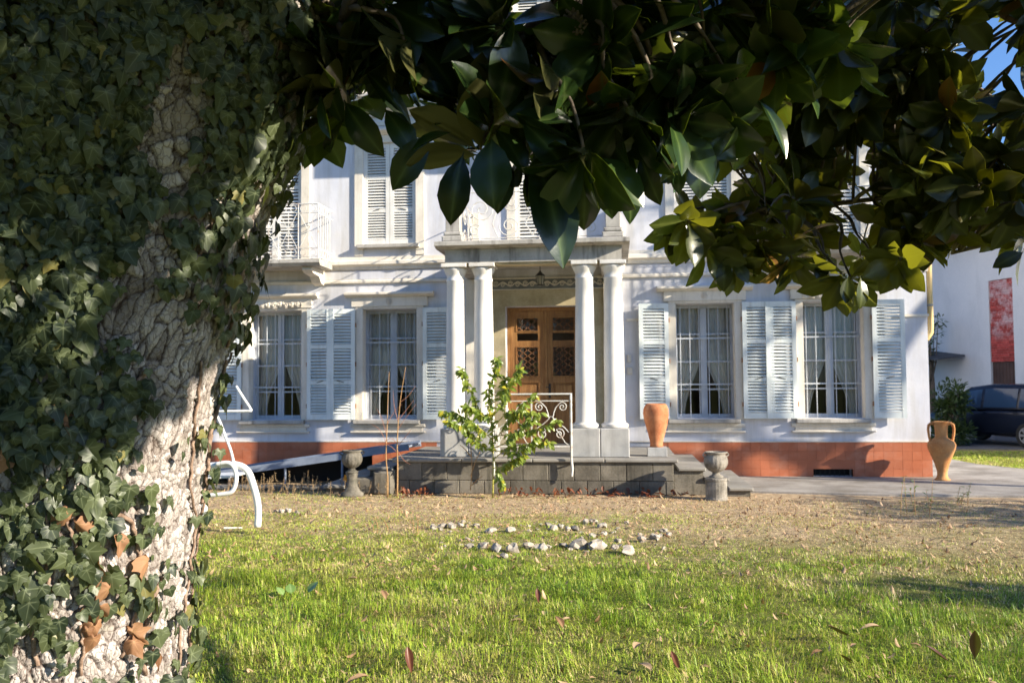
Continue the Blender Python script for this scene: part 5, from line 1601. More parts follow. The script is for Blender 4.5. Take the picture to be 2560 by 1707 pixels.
# leaves that break the outline on the right
for (px, py) in [(640, 760), (612, 830), (655, 690), (690, 430), (672, 560), (640, 640), (615, 905), (560, 1000), (552, 1060), (540, 1130), (530, 1240), (522, 1330), (512, 1420), (505, 1500), (500, 1580), (492, 1660), (700, 350), (660, 610), (625, 720), (592, 870), (548, 1180), (640, 700), (668, 640), (620, 790), (690, 480), (545, 960), (575, 950), (515, 1290), (500, 1450), (488, 1540)]:
    for k in range(2):
        x = px + r3.uniform(-16, 10)
        for back in range(0, 60, 4):
            hit = bvh.ray_cast(CAMP, ray(x - back, py).normalized())
            if hit[0] is not None: break
        if hit[0] is not None: spots.append((hit[0], hit[1], px, py + r3.uniform(-14, 14), 0.0))
# the sides and the back of the trunk
for k in range(900):
    t = r3.uniform(0.0, 6.28); z = r3.uniform(0.05, 4.2)
    if -2.35 < t - 6.28 < -0.35 and 0.95 < z < 2.8: continue
    a, b_, c_ = trunk_at(z); n_ = Vector((math.cos(t), math.sin(t), 0)); o_ = Vector((float(a), float(b_), z)) + n_ * 2
    hit = bvh.ray_cast(o_, -n_)
    if hit[0] is not None: spots.append((hit[0], hit[1], -999, 0, 0.0))
ivy_ms, ivy_key = [], []
for (p, n, px, py, b) in spots:
    if n.dot(p - Vector((-1.6, 2.45, p.z))) < 0: n = -n
    s = r3.choice([r3.uniform(0.02, 0.034), r3.uniform(0.027, 0.045), r3.uniform(0.034, 0.054), r3.uniform(0.044, 0.07)])
    if b > 0.3: s *= 0.7
    down = Vector((r3.uniform(-.75, .75), r3.uniform(-.3, .3), -1)) if r3.random() < 0.85 else Vector((r3.uniform(-1, 1), r3.uniform(-1, 1), r3.uniform(-.3, .6)))
    tilt = n + Vector((r3.uniform(-.6, .6), r3.uniform(-.45, .45), r3.uniform(-.15, .75)))
    y = (down - n * down.dot(n)).normalized() + n * r3.uniform(0.0, 0.35)
    Mx = Matrix.Translation(p + n * r3.uniform(0.012, 0.05) - y * s * 0.3) @ frame_yz(y, tilt) @ Matrix.Diagonal((s * r3.uniform(.85, 1.1), s, s, 1))
    ivy_ms.append(Mx); ivy_key.append((0 if px < 0 or px > 2560 or py < 0 or py > 1707 else s))
order = sorted(range(len(ivy_ms)), key=lambda i: -ivy_key[i])
ivy_mes = [leaf_me('leaf', b_, M['ivy']) for b_ in IVYS]
for i in order[:290]: inst('leaf', ivy_mes[r3.choice((0, 0, 1, 1, 2))], ivy, ivy_ms[i])
rest = order[290:]; r3.shuffle(rest)
for k in range(3):
    tag(link(bpy.data.objects.new('leaves', scatter_mesh('leaves', IVYS[k], [ivy_ms[i] for i in rest[k::3]], M['ivy'])), ivy), kind='stuff')
deads = [leaf_me('withered_leaf', b_, M['ivydead']) for b_ in IVYS]
for (px, py) in [(240, 1430), (225, 1470), (215, 1520), (232, 1545), (222, 1580), (245, 1500), (205, 1560), (260, 1460), (180, 1280), (205, 1290), (150, 1020), (170, 1060), (345, 1385), (300, 1330), (560, 1120), (370, 1640), (240, 1390), (330, 1560), (310, 1590), (20, 1120)]:
    hit = bvh.ray_cast(CAMP, ray(px, py).normalized())
    if hit[0] is None: continue
    n = hit[1] if hit[1].dot(hit[0] - Vector((-1.6, 2.45, hit[0].z))) > 0 else -hit[1]
    y = Vector((r3.uniform(-.8, .8), r3.uniform(-.3, .3), -1)); s = r3.uniform(0.04, 0.07)
    inst('withered_leaf', r3.choice(deads), ivy, Matrix.Translation(hit[0] + n * 0.03) @ frame_yz(y, n + rvec() * 0.7) @ Matrix.Diagonal((s * 0.8, s, s * 3.2, 1)))
VS = [[(585, 880), (560, 960), (552, 1050), (540, 1130), (525, 1230), (520, 1330), (505, 1420), (492, 1540), (480, 1640), (470, 1720)], [(500, 900), (490, 1000), (480, 1090), (470, 1200), (485, 1300), (470, 1420), (450, 1560), (440, 1700)],
      [(560, 900), (545, 1000), (520, 1100), (515, 1180), (500, 1270)], [(545, 330), (540, 420), (530, 520), (520, 600), (490, 640)], [(345, 300), (340, 380), (350, 450)], [(240, 960), (310, 980), (350, 945), (370, 920)], [(270, 1270), (320, 1300), (340, 1340), (345, 1400)],
      [(170, 1300), (185, 1350), (190, 1400)], [(110, 1270), (125, 1340), (118, 1420), (130, 1500)], [(8, 1540), (12, 1620), (5, 1690)], [(200, 1560), (205, 1620), (200, 1700)], [(400, 1440), (370, 1520), (350, 1600), (360, 1700)], [(600, 620), (600, 700), (575, 800), (560, 880)], [(700, 40), (690, 160), (660, 300), (640, 420)],
      [(300, 1640), (330, 1560), (350, 1480), (360, 1400)], [(60, 1440), (90, 1500), (80, 1580), (95, 1680)]]
for path in VS:
    pts = []
    for i in range(len(path) - 1):
        for k in range(6):
            t = k / 6; px = path[i][0] * (1 - t) + path[i + 1][0] * t + r3.uniform(-4, 4); py = path[i][1] * (1 - t) + path[i + 1][1] * t
            hit = None
            for back in range(0, 80, 5):
                hit = bvh.ray_cast(CAMP, ray(px - back, py).normalized())
                if hit[0] is not None: break
            if hit and hit[0] is not None:
                n = hit[1] if hit[1].dot(hit[0] - Vector((-1.6, 2.45, hit[0].z))) > 0 else -hit[1]
                pts.append(hit[0] + n * 0.008)
    if len(pts) > 3:
        m = MB(); r_ = r3.uniform(0.004, 0.008); m.tube(pts, [r_ * r3.uniform(.8, 1.15) for _ in pts], 7)
        m.build('vine_stem', M['vine'] if 'vine' in M else M.setdefault('vine', mat_worn('vine_bark', (0.13, 0.08, 0.055, 1), (0.36, 0.25, 0.19, 1), 40, 140, bump=0.8)), ivy, smooth=True)

# ------------------------------------------------------------------ magnolias
M['magnolia'] = mat_leaf('magnolia_leaf', (0.007, 0.018, 0.006, 1), (0.030, 0.060, 0.014, 1), (0.10, 0.15, 0.04, 1), 0.22, 0.12, (0.34, 0.46, 0.03, 1), spec=0.6, under=(0.085, 0.085, 0.032, 1), dead=(0.17, 0.065, 0.015, 1), dead_at=0.985, veinamt=0.7)
M['magnolia_far'] = mat_leaf('magnolia_leaf_yellow', (0.008, 0.016, 0.004, 1), (0.047, 0.060, 0.011, 1), (0.13, 0.15, 0.04, 1), 0.26, 0.2, (0.5, 0.5, 0.03, 1), spec=0.5, under=(0.075, 0.07, 0.025, 1), dead=(0.24, 0.12, 0.03, 1), dead_at=0.965, veinamt=0.6)
MAG = [(0.0, 0.006), (0.07, 0.012), (0.14, 0.055), (0.30, 0.165), (0.50, 0.235), (0.68, 0.245), (0.83, 0.175), (0.94, 0.075), (1.0, 0.003)]
MB_A = leaf_base(MAG, fold=0.30, droop=0.18, under=True)
MAG_S = leaf_simple([(0.0, 0.006), (0.14, 0.05), (0.32, 0.175), (0.55, 0.245), (0.75, 0.225), (0.92, 0.09), (1.0, 0.003)], 0.25, 0.25)
MB_B = leaf_base(MAG, fold=0.16, droop=0.36, under=True)
MB_C = leaf_base([(y, w * (0.8 + 0.1 * y)) for y, w in MAG], fold=0.42, droop=0.05, under=True)


def whorl(c, axis, n, size, rr, spread=0.9, hang=0.0):
    out = []
    axis = Vector(axis).normalized(); o1 = axis.orthogonal().normalized(); o2 = axis.cross(o1)
    a0 = rr.uniform(0, 6.28)
    for k in range(n):
        t = a0 + k * 2.39996
        q = (k + 0.5) / n
        el = spread * (0.35 + 0.75 * q) * rr.uniform(0.8, 1.15)
        rad = o1 * math.cos(t) + o2 * math.sin(t)
        d = (axis * math.cos(el) + rad * math.sin(el) + Vector((0, 0, -hang))).normalized()
        s = size * rr.uniform(0.72, 1.12)
        p = Vector(c) - axis * (0.10 * q * size) + rad * 0.008
        nrm = axis * 1.0 - rad * 0.35 + Vector((rr.uniform(-.35, .35), rr.uniform(-.35, .35), rr.uniform(-.35, .35)))
        out.append(Matrix.Translation(p) @ frame_yz(d, nrm) @ Matrix.Diagonal((s * rr.uniform(.85, 1.15), s, s, 1)))
    return out


def visible_key(Mx, s):
    c = Mx @ Vector((0, 0.5, 0)); v = CAMR.transposed() @ (c - CAMP)
    if v.z > -0.2: return 0
    px, py = 1280 + FPX * v.x / -v.z, 853.5 - FPX * v.y / -v.z
    if -40 < px < 2600 and -60 < py < 1700: return s / -v.z
    return 0


def magnolia(name, label, base_loc, limbs, whorls, heroes, mat, seed, cones=()):
    rr = random.Random(seed)
    o = thing(name, label, 'tree', base_loc, 'magnolia trees')
    ms = []
    for c, ax, n, s, sp, hg in whorls:
        for q in whorl(c, ax, n, s, rr, sp, hg): ms.append((q, s))
    for (b, t, zh, wsc) in heroes:
        b, t = Vector(b), Vector(t); L_ = (t - b).length
        ms.append((Matrix.Translation(b) @ frame_yz(t - b, zh) @ Matrix.Diagonal((L_ * wsc, L_, L_, 1)), 9.0))
    keyed = sorted(((visible_key(q, s), i) for i, (q, s) in enumerate(ms)), reverse=True)
    mes = [leaf_me('leaf', b_, mat) for b_ in (MB_A, MB_B, MB_C)]
    for k, i in keyed[:290]: inst('leaf', mes[rr.choice((0, 0, 1, 1, 2))], o, ms[i][0])
    rest = [ms[i][0] for _, i in keyed[290:]]
    if rest:
        tag(link(bpy.data.objects.new('leaves', scatter_mesh('leaves', MAG_S, rest, mat)), o), kind='stuff')
    # limbs, then a twig from every whorl back to the nearest limb point
    lpts = []
    for li, (pts, rs) in enumerate(limbs):
        sp_ = smooth_path(pts, 8); nn = len(sp_)
        m = MB(); rad = [float(np.interp(i / (nn - 1), np.linspace(0, 1, len(rs)), rs)) for i in range(nn)]
        m.tube(sp_, rad, 9); m.build('trunk' if li == 0 else 'limb', M['treebark'], o, smooth=True)
        lpts += [(p, rad[i]) for i, p in enumerate(sp_) if i > (8 if li == 0 else 0)]
    tw = MB()
    for c, ax, n, s, sp, hg in whorls:
        c = Vector(c); best = min(lpts, key=lambda q: (q[0] - c).length + (0.25 if q[0].z < c.z - 0.4 else 0))
        e = best[0]; dd = (c - e)
        mid1 = e + dd * 0.4 + Vector((rr.uniform(-.05, .05), rr.uniform(-.05, .05), 0.08 * dd.length)); mid2 = e + dd * 0.75 + Vector((rr.uniform(-.04, .04), rr.uniform(-.04, .04), 0.04))
        tw.tube(smooth_path([e, mid1, mid2, c], 3), [min(best[1] * 0.7, 0.011)] * 3 + [0.008] * 3 + [0.005] * 4, 5)
    tw.build('twig', M['treebark'], o, smooth=True)
    for c in cones:
        m = MB(); c = Vector(c)
        for a_ in range(9):
            zc = -0.045 + a_ * 0.011; rc = 0.028 * math.sqrt(max(0.05, 1 - (zc / 0.05) ** 2))
            for k in range(9):
                t = k * 0.698 + a_ * 0.35; p = c + Vector((rc * math.cos(t), rc * math.sin(t), zc)); m.tube([p, p + Vector((0.008 * math.cos(t), 0.008 * math.sin(t), 0.006))], [0.006, 0.003], 5)
        m.lathe([(0.006, -0.05), (0.024, -0.02), (0.026, 0.01), (0.006, 0.05)], tuple(c), 9); m.build('seed_cone', M['treebark'], o)
    return o


r4 = random.Random(5)
down = lambda k=0.5: Vector((r4.uniform(-k, k), r4.uniform(-k, k) - 0.25, -1)).normalized()


def wh(px, py, Y, s=0.19, n=10, sp=1.0, hg=0.12, ax=None):
    return (at(px, py, Y), ax or (Vector((r4.uniform(-.8, .8), r4.uniform(-.9, .1), r4.uniform(-.9, .5)))), n, s, sp, hg)


near = []
# clusters that hang into the picture (photograph pixel of the whorl centre, depth)
for px, py, Y in [(850, 215, 2.35), (930, 175, 2.45), (800, 140, 2.3), (1010, 105, 2.35), (885, 80, 2.4), (1100, 150, 2.5), (1240, 305, 2.35), (1150, 260, 2.5), (1330, 130, 2.55), (1400, 215, 2.4),
                  (1250, 60, 2.4), (1460, 380, 2.3), (1390, 330, 2.45), (1570, 270, 2.4), (1610, 160, 2.5), (1500, 110, 2.45), (1700, 190, 2.45), (1690, 300, 2.5), (1760, 90, 2.55), (1830, 210, 2.6), (1420, 30, 2.5), (1130, 20, 2.45), (1580, 20, 2.5),
                  (960, 10, 2.4), (1890, 60, 2.6), (1950, 160, 2.7), (1290, 210, 2.6), (1520, 330, 2.5), (1200, 370, 2.45), (1320, 400, 2.5), (790, 40, 2.35), (1740, 310, 2.6), (870, 270, 2.5), (1060, 60, 2.6), (1640, 70, 2.6), (2010, 50, 2.7), (1800, 20, 2.6), (1550, 200, 2.6), (1170, 110, 2.6), (1480, 250, 2.65), (2090, 120, 2.8)]:
    near.append(wh(px, py, Y, 0.205 * r4.uniform(.92, 1.12), r4.choice((9, 10, 11))))
for k in range(52):
    near.append(wh(r4.uniform(760, 2050), r4.uniform(-60, 300), r4.uniform(2.6, 3.3), 0.19, 10))
# the canopy above and to the right of the photographer
for k in range(300):
    c = Vector((r4.uniform(-0.9, 3.6), r4.uniform(-0.9, 2.5), r4.uniform(2.7, 4.6)))
    v = CAMR.transposed() @ (c - CAMP)
    if v.z < -0.3:
        py = 853.5 - FPX * v.y / -v.z; px = 1280 + FPX * v.x / -v.z
        if py > -330 and -150 < px < 2750: continue
    s_ = (c.x + 1.25) / 2.9
    if abs(c.y - (2.15 - s_)) < 0.75 and c.z < 1.72 + 1.25 * s_: continue          # lets the sun reach the foot of the trunk
    near.append((c, rvec() + Vector((0, 0, 0.25)), 9, 0.19, 1.05, 0.1))
# the side that shades the trunk and the hanging clusters
for k in range(130):
    q = Vector((r4.uniform(-1.5, -0.95), 2.1, r4.uniform(1.80, 2.75))) + Vector((2.9, -1.0, 1.25)) * r4.uniform(0.52, 1.1) + rvec() * 0.06
    v = CAMR.transposed() @ (q - CAMP); py = 853.5 - FPX * v.y / -v.z if v.z < -.2 else -999
    if py > -260: continue
    near.append((q, rvec(), 9, 0.19, 1.05, 0.1))
# gaps in the canopy where sun patches reach the ivy
lit = []
for px, py in [(60, 700), (400, 620), (350, 720), (610, 170), (770, 90), (755, 240), (640, 430), (300, 220), (490, 550), (560, 470), (440, 690), (660, 520)]:
    hit = bvh.ray_cast(CAMP, ray(px, py).normalized())
    if hit[0] is not None: lit.append(hit[0])


def blocks(c):
    return any((c - P).cross(SUNV).length < 0.10 and (c - P).dot(SUNV) > 0.1 for P in lit)


near = near[:41] + [w for w in near[41:] if not blocks(Vector(w[0]))]
H = lambda b, t, Y0, Y1, zh=(0, -1, 0.5), w=1.0: (at(*b, Y0), at(*t, Y1), zh, w)
heroes = [H((1330, 370), (1440, 600), 2.35, 2.22, (0.5, -1, 0.2), 0.85), H((1160, 380), (1112, 535), 2.35, 2.3), H((1230, 340), (1215, 485), 2.3, 2.22, (-.2, -1, .3), 1.25), H((1270, 380), (1240, 527), 2.42, 2.4, (0, -1, .1), .9),
          H((1080, 330), (978, 452), 2.4, 2.35, (.5, -1, .6), 1.0), H((1130, 330), (1022, 360), 2.3, 2.3, (0, -1, 1.2), 1.15), H((860, 250), (925, 372), 2.4, 2.35, (-.5, -1, .3), .95), H((960, 270), (1030, 355), 2.4, 2.35, (0, -1, .6), 1.0),
          H((800, 230), (822, 345), 2.3, 2.25, (-.6, -1, .2), .55), H((905, 170), (1018, 270), 2.35, 2.3, (0, -1, .5), .5), H((1480, 390), (1620, 470), 2.35, 2.3, (.2, -1, .8), 1.2), H((1520, 400), (1530, 532), 2.4, 2.38, (0, -1, .2), 1.1),
          H((1560, 400), (1600, 540), 2.42, 2.4, (.5, -1, .3), .9), H((1600, 380), (1635, 500), 2.45, 2.42, (-.4, -1, .1), .9), H((1420, 330), (1380, 462), 2.35, 2.3, (.2, -1, .5), 1.0), H((1670, 300), (1742, 400), 2.35, 2.28, (.75, -.6, .5), .95),
          H((1890, 245), (2000, 345), 2.5, 2.42, (.6, -.8, .6), .6), H((960, 90), (855, 68), 2.35, 2.3, (.5, -.75, .8), 1.0), H((1010, 85), (1005, 10), 2.4, 2.4, (.6, -.8, .1), .9), H((1800, 390), (1845, 320), 2.5, 2.45, (.7, -.7, .3), .9),
          H((1900, 190), (2010, 80), 2.6, 2.55, (-.3, -1, .2), 1.05), H((1560, 120), (1760, 42), 2.45, 2.4, (.1, -1, .9), .75), H((1700, 420), (1650, 455), 2.4, 2.4, (.6, -.8, .5), 1.0), H((1190, 120), (1260, 105), 2.3, 2.28, (.6, -.7, .8), 1.1),
          H((1700, 400), (1690, 470), 2.45, 2.42, (-.3, -1, .3), 1.0), H((1390, 380), (1310, 500), 2.5, 2.48, (0, -1, .2), 1.0), H((1450, 420), (1340, 470), 2.38, 2.36, (.2, -1, .7), 1.1), H((1300, 300), (1420, 390), 2.25, 2.2, (.1, -1, .5), 1.1)]
limbsA = [([(3.4, -1.9, 0), (3.2, -1.6, 1.5), (2.9, -1.1, 2.8), (2.4, -0.4, 3.6), (1.6, 0.6, 3.7)], [0.17, 0.14, 0.12, 0.09, 0.06]),
          ([(2.9, -1.1, 2.8), (3.2, 0.2, 3.5), (2.6, 1.6, 3.6), (1.8, 2.3, 3.2), (1.0, 2.55, 2.95)], [0.10, 0.08, 0.06, 0.04, 0.02]),
          ([(1.6, 0.6, 3.7), (0.9, 1.5, 3.4), (0.2, 2.2, 3.0), (-0.25, 2.5, 2.75)], [0.06, 0.05, 0.03, 0.018]),
          ([(1.6, 0.6, 3.7), (0.6, 1.1, 3.6), (-0.3, 1.9, 3.15), (-0.75, 2.35, 2.75)], [0.05, 0.04, 0.03, 0.016])]
magnolia('magnolia_tree', 'large dark glossy magnolia branches hanging close in front of the villa', (3.4, -1.9, 0), limbsA, near, heroes, M['magnolia'], 31, cones=[at(1440, 45, 2.4)])

far = []
HOLES = [(1725, 440, 75), (1795, 435, 55), (1650, 470, 60), (2060, 335, 42), (2165, 375, 34), (2115, 560, 46), (2495, 105, 75), (2545, 160, 60), (2450, 200, 22), (2510, 325, 18), (2460, 350, 18), (1840, 475, 20)]
LOWB = [(1640, 520), (1700, 560), (1780, 610), (1850, 640), (1960, 650), (2050, 640), (2120, 690), (2200, 640), (2280, 650), (2350, 590), (2430, 560), (2500, 545), (2600, 600)]
lbx, lby = [p[0] for p in LOWB], [p[1] for p in LOWB]
k = 0
while len(far) < 400 and k < 12000:
    k += 1
    px, py = r4.uniform(1700, 2640), r4.uniform(-60, 700)
    lim = np.interp(px, lbx, lby) - 22
    if py > lim: continue
    if px < 1900 and py < 430 and r4.random() < 0.5: continue
    Y = r4.uniform(3.6, 5.4)
    if any(math.hypot(px - x, py - y) < r + 40 for x, y, r in HOLES): continue
    far.append(wh(px, py, Y, r4.uniform(0.16, 0.205), r4.choice((7, 8, 9)), 1.05, 0.1))
for px, py, Y in [(1720, 555, 3.6), (1690, 545, 3.7), (1770, 620, 3.7), (1830, 660, 3.8), (1900, 620, 3.8), (1980, 650, 3.8), (2060, 640, 3.9), (2130, 700, 3.9), (2110, 690, 3.7), (2190, 640, 3.9), (2250, 650, 3.7), (2300, 610, 3.9), (2370, 560, 4.0), (2440, 550, 4.1), (2520, 560, 4.1), (2560, 600, 3.9), (1760, 540, 3.9), (1850, 580, 4.0)]:
    far.append(wh(px, py, Y, 0.17, 9, 1.1, 0.18))
for k in range(75):                            # unseen whorls added sunward to shade this crown
    far.append((Vector((r4.uniform(2.5, 4.0), r4.uniform(2.5, 3.9), r4.uniform(2.95, 4.6))), rvec(), 9, 0.19, 1.05, 0.1))
Hf = lambda b, t, Y=3.7, zh=(0, -1, .4), w=1.0: (at(*b, Y), at(*t, Y - .05), zh, w)
heroesB = [Hf((1730, 560), (1660, 572)), Hf((1725, 545), (1690, 470), 3.7, (.3, -1, .2)), Hf((1720, 580), (1672, 632)), Hf((1810, 640), (1812, 716)), Hf((1830, 650), (1872, 694)), Hf((2120, 690), (2118, 752), 3.6), Hf((2150, 690), (2170, 760), 3.6, (.5, -.8, .3)),
           Hf((2240, 660), (2277, 716), 3.7, (.6, -.8, .4)), Hf((2260, 640), (2332, 655), 3.7, (.2, -.6, 1)), Hf((2560, 630), (2500, 652), 3.3, (0, -1, .4)), Hf((2530, 545), (2500, 610), 3.9, (.6, -.8, .2)), Hf((1960, 650), (1950, 705), 3.8), Hf((2100, 700), (2060, 690), 3.7, (.2, -1, .9)), Hf((2060, 640), (2050, 700), 3.8)]
limbsB = [([(4.7, 1.0, 0), (4.7, 1.1, 1.4), (4.4, 1.8, 2.6), (3.7, 3.4, 3.3), (2.9, 4.4, 3.7)], [0.14, 0.11, 0.085, 0.06, 0.035]),
          ([(4.4, 1.8, 2.6), (3.5, 3.6, 2.72), (2.4, 4.3, 2.66), (1.3, 4.2, 2.58), (0.7, 4.1, 2.5)], [0.06, 0.035, 0.02, 0.012, 0.006]),
          ([(3.7, 3.4, 3.3), (2.6, 4.7, 3.15), (1.7, 4.6, 3.1), (0.9, 4.4, 3.05)], [0.045, 0.022, 0.014, 0.007]),
          ([(2.4, 4.2, 2.72), (2.0, 4.2, 2.45), (1.5, 4.1, 2.3)], [0.022, 0.015, 0.008]),
          ([(2.9, 4.4, 3.7), (2.2, 4.4, 4.0), (1.2, 4.3, 3.9)], [0.03, 0.02, 0.01])]
magnolia('magnolia_tree', 'sunlit yellow green magnolia branches in front of the villa corner and white building', (4.7, 1.0, 0), limbsB, far, heroesB, M['magnolia_far'], 47)

# ------------------------------------------------------------------ trees standing outside the picture that shade the place
def bare_tree(label, base, h, seed, spread=0.55, levels=4):
    rr = random.Random(seed); o = thing('bare_tree', label, 'tree', base)
    m = MB()
    def grow(p, d, L_, r_, lv):
        pts = [p]; q = Vector(p)
        for i in range(4):
            d = (d + Vector((rr.uniform(-.16, .16), rr.uniform(-.16, .16), rr.uniform(-.02, .14)))).normalized(); q = q + d * L_ / 4; pts.append(q.copy())
        m.tube(pts, [r_ * (1 - 0.11 * i) for i in range(5)], 7 if lv < 2 else 5)
        if lv >= levels: return
        for k in range(4 if lv else 5):
            a_ = pts[rr.choice((2, 3, 4, 4))]
            dd = (d + Vector((rr.gauss(0, 1), rr.gauss(0, 1), rr.uniform(-.2, .7))) * spread).normalized()
            grow(a_, dd, L_ * rr.uniform(.55, .78), r_ * 0.55, lv + 1)
    grow(Vector(base), Vector((0, 0, 1)), h * 0.42, h * 0.013, 0)
    m.build('trunk', M['treebark'], o, smooth=True)


for nm, lb, lc, r_, h_, sd in (('evergreen_tree', 'unseen evergreen tree added to block skylight behind the photographer near the ivy tree', (-4.6, -2.6, 0), 2.2, 6.5, 61), ('evergreen_tree', 'unseen evergreen tree added to block skylight straight behind the photographer', (-0.8, -4.8, 0), 2.2, 6.0, 62), ('evergreen_tree', 'unseen evergreen tree added to block skylight beyond the left edge past the ivy tree', (-7.2, 1.6, 0), 2.2, 6.5, 63)):
    blob_shrub(nm, lb, 'tree', lc, r_, h_, 2400, B_OVAL, M['shrubleaf'], 0.36, 'unseen evergreens added to block skylight', 0.9, sd)  # three unseen trees added to darken the ivy by blocking sky
bare_tree('tall leafless tree standing on the drive to the right of the villa', (15.0, 11.6, 0), 12.0, 3, 0.7)
blob_shrub('evergreen_tree', 'round evergreen tree beyond the right edge of the lawn', 'tree', (10.9, 4.8, 0), 0.8, 3.5, 1500, B_OVAL, M['shrubleaf'], 0.16, 'evergreens along the right side of the garden', 2.2, 11)
blob_shrub('evergreen_tree', 'bushy evergreen tree beside the pavement beyond the right edge', 'tree', (12.4, 9.3, 0), 1.5, 4.0, 2600, B_OVAL, M['shrubleaf'], 0.16, 'evergreens along the right side of the garden', 1.2, 13)

# ------------------------------------------------------------------ grass
def grass_field(name, label, n, region, hmin, hmax, w, palette, seed, keep=None, zbase=0.0):
    rg = np.random.default_rng(seed)
    x0, x1, y0, y1 = region
    # even density on the ground, inside the wedge the garden opens to the camera
    Y = np.sqrt(rg.random(n) * (y1 ** 2 - y0 ** 2) + y0 ** 2); X = x0 * Y + (x1 - x0) * Y * rg.random(n)
    if keep is not None:
        k = keep(X, Y, rg); X, Y = X[k], Y[k]
    n = len(X)
    tuft = vnoise(X * 5 + 400, Y * 5 + 400, 10 ** 6, 2.0) * 0.6 + vnoise(X * 1.4 + 100, Y * 1.4 + 100, 10 ** 6, 5.0) * 0.4
    h = (hmin + (hmax - hmin) * rg.random(n) ** 1.6) * (0.25 + 1.9 * tuft ** 1.6) * (1 - 0.55 * np.clip((Y - 7.2) / 3.0, 0, 1) * (Y < 14))
    az = rg.normal(0, 1.1, n) + 12 * vnoise(X * 2.6 + 70, Y * 2.6 + 70, 10 ** 6, 27.0); lean = np.abs(rg.normal(0.75, 0.5, n))
    dx, dy = np.cos(az), np.sin(az)
    wv = w * (0.6 + 0.8 * rg.random(n)); px, py = -dy * wv, dx * wv
    B = np.stack([X, Y, np.full(n, zbase)], -1); S = np.stack([px, py, np.zeros(n)], -1)
    D = np.stack([dx, dy, np.zeros(n)], -1)
    mid = B + D * (h * lean * 0.35)[:, None] + np.array([0, 0, 1]) * (h * 0.55)[:, None]
    tip = B + D * (h * lean)[:, None] + np.array([0, 0, 1]) * (h * np.clip(1.0 - 0.42 * np.abs(lean), 0.2, 1))[:, None]
    Vv = np.stack([B - S, B + S, mid - S * 0.7, mid + S * 0.7, tip], 1).reshape(-1, 3)
    base = (np.arange(n) * 5)[:, None]
    Ff = np.concatenate([base + np.array([[0, 1, 3]]), base + np.array([[0, 3, 2]]), base + np.array([[2, 3, 4]])], 0)
    mixv = vnoise(X * 0.9 + 50, Y * 0.9 + 50, 10 ** 6, 9.0) * 0.6 + vnoise(X * 3.1 + 50, Y * 3.1 + 50, 10 ** 6, 19.0) * 0.4
    pal = np.array(palette)
    pick = np.clip((mixv * 0.9 + rg.normal(0, 0.26, n)) * len(pal), 0, len(pal) - 1).astype(int)
    colr = pal[pick] * (0.75 + 0.5 * rg.random(n))[:, None]
    me = np_mesh(name, Vv, Ff, M['grass'], {'blade': np.repeat(colr, 5, axis=0)})
    o = link(bpy.data.objects.new(name, me))
    return tag(o, label, 'grass', kind='stuff')


def grass_mat():
    t = NT('grass_blade'); a = t.attr('blade').outputs['Color']
    t.fin(a, 0.45, spec=0.35)
    tr = t.new('ShaderNodeBsdfTranslucent'); t.lk(a, tr.inputs['Color'])
    mx = t.new('ShaderNodeMixShader'); mx.inputs[0].default_value = 0.3
    t.lk(t.bsdf.outputs[0], mx.inputs[1]); t.lk(tr.outputs[0], mx.inputs[2]); t.lk(mx.outputs[0], t.out.inputs['Surface'])
    return t.m


M['grass'] = grass_mat()
GREEN = [(0.15, 0.26, 0.02), (0.24, 0.36, 0.03), (0.34, 0.46, 0.045), (0.43, 0.50, 0.065), (0.50, 0.50, 0.10), (0.62, 0.54, 0.24), (0.45, 0.33, 0.17)]
DRY = [(0.28, 0.32, 0.07), (0.48, 0.41, 0.18), (0.66, 0.52, 0.30), (0.72, 0.57, 0.38), (0.58, 0.41, 0.25), (0.38, 0.235, 0.14)]


def dryness(X, Y):
    return (Y - 8.5) * 0.24 + (vnoise(X * 0.8 + 30, Y * 0.8 + 30, 10 ** 6, 33.0) - 0.5) * 1.5 + (vnoise(X * 2.5 + 30, Y * 2.5 + 30, 10 ** 6, 43.0) - 0.5) * 1.1 + np.clip(X * 0.24 + 0.05, -0.7, 0.75)


def clear(X, Y):
    k = ~((Y > 13.4) & (np.abs(X - XC) < 3.3)) & (Y < 13.9) & ~((Y > 13.15) & (X > 1.6)) & (Y < 15)
    return k


grass_field('lawn_grass', 'short green grass of the lawn', 270000, (-0.66, 0.52, 4.3, 11.6), 0.02, 0.085, 0.0026, GREEN, 1, lambda X, Y, r: clear(X, Y) & (dryness(X, Y) < r.normal(0.25, 0.5, len(X))) & (r.random(len(X)) < np.clip(1.5 - (Y - 7) * 0.22, 0.25, 1)))
grass_field('lawn_grass', 'long blades of grass in the foreground of the lawn', 14000, (-0.66, 0.5, 4.2, 7.6), 0.08, 0.17, 0.0026, GREEN[:4], 2, lambda X, Y, r: (vnoise(X * 2.2 + 60, Y * 2.2 + 60, 10 ** 6, 71.0) > 0.5))
grass_field('lawn_grass', 'patchy green grass towards the terrace', 60000, (-0.66, 0.52, 9.0, 13.9), 0.02, 0.09, 0.003, GREEN[2:] + DRY[:2], 3, lambda X, Y, r: clear(X, Y) & (dryness(X, Y) < r.normal(0.9, 0.6, len(X))))
grass_field('dry_grass', 'dry straw coloured grass in front of the terrace', 120000, (-0.66, 0.52, 6.0, 13.9), 0.012, 0.06, 0.003, DRY, 4, lambda X, Y, r: clear(X, Y) & (dryness(X, Y) > r.normal(0.1, 0.25, len(X))))


def in_path(X, Y):
    inside = np.zeros(X.shape, bool); n = len(PATH); j = n - 1
    for i in range(n):
        xi, yi = PATH[i]; xj, yj = PATH[j]
        inside ^= ((yi > Y) != (yj > Y)) & (X < (xj - xi) * (Y - yi) / (yj - yi + 1e-9) + xi); j = i
    return inside


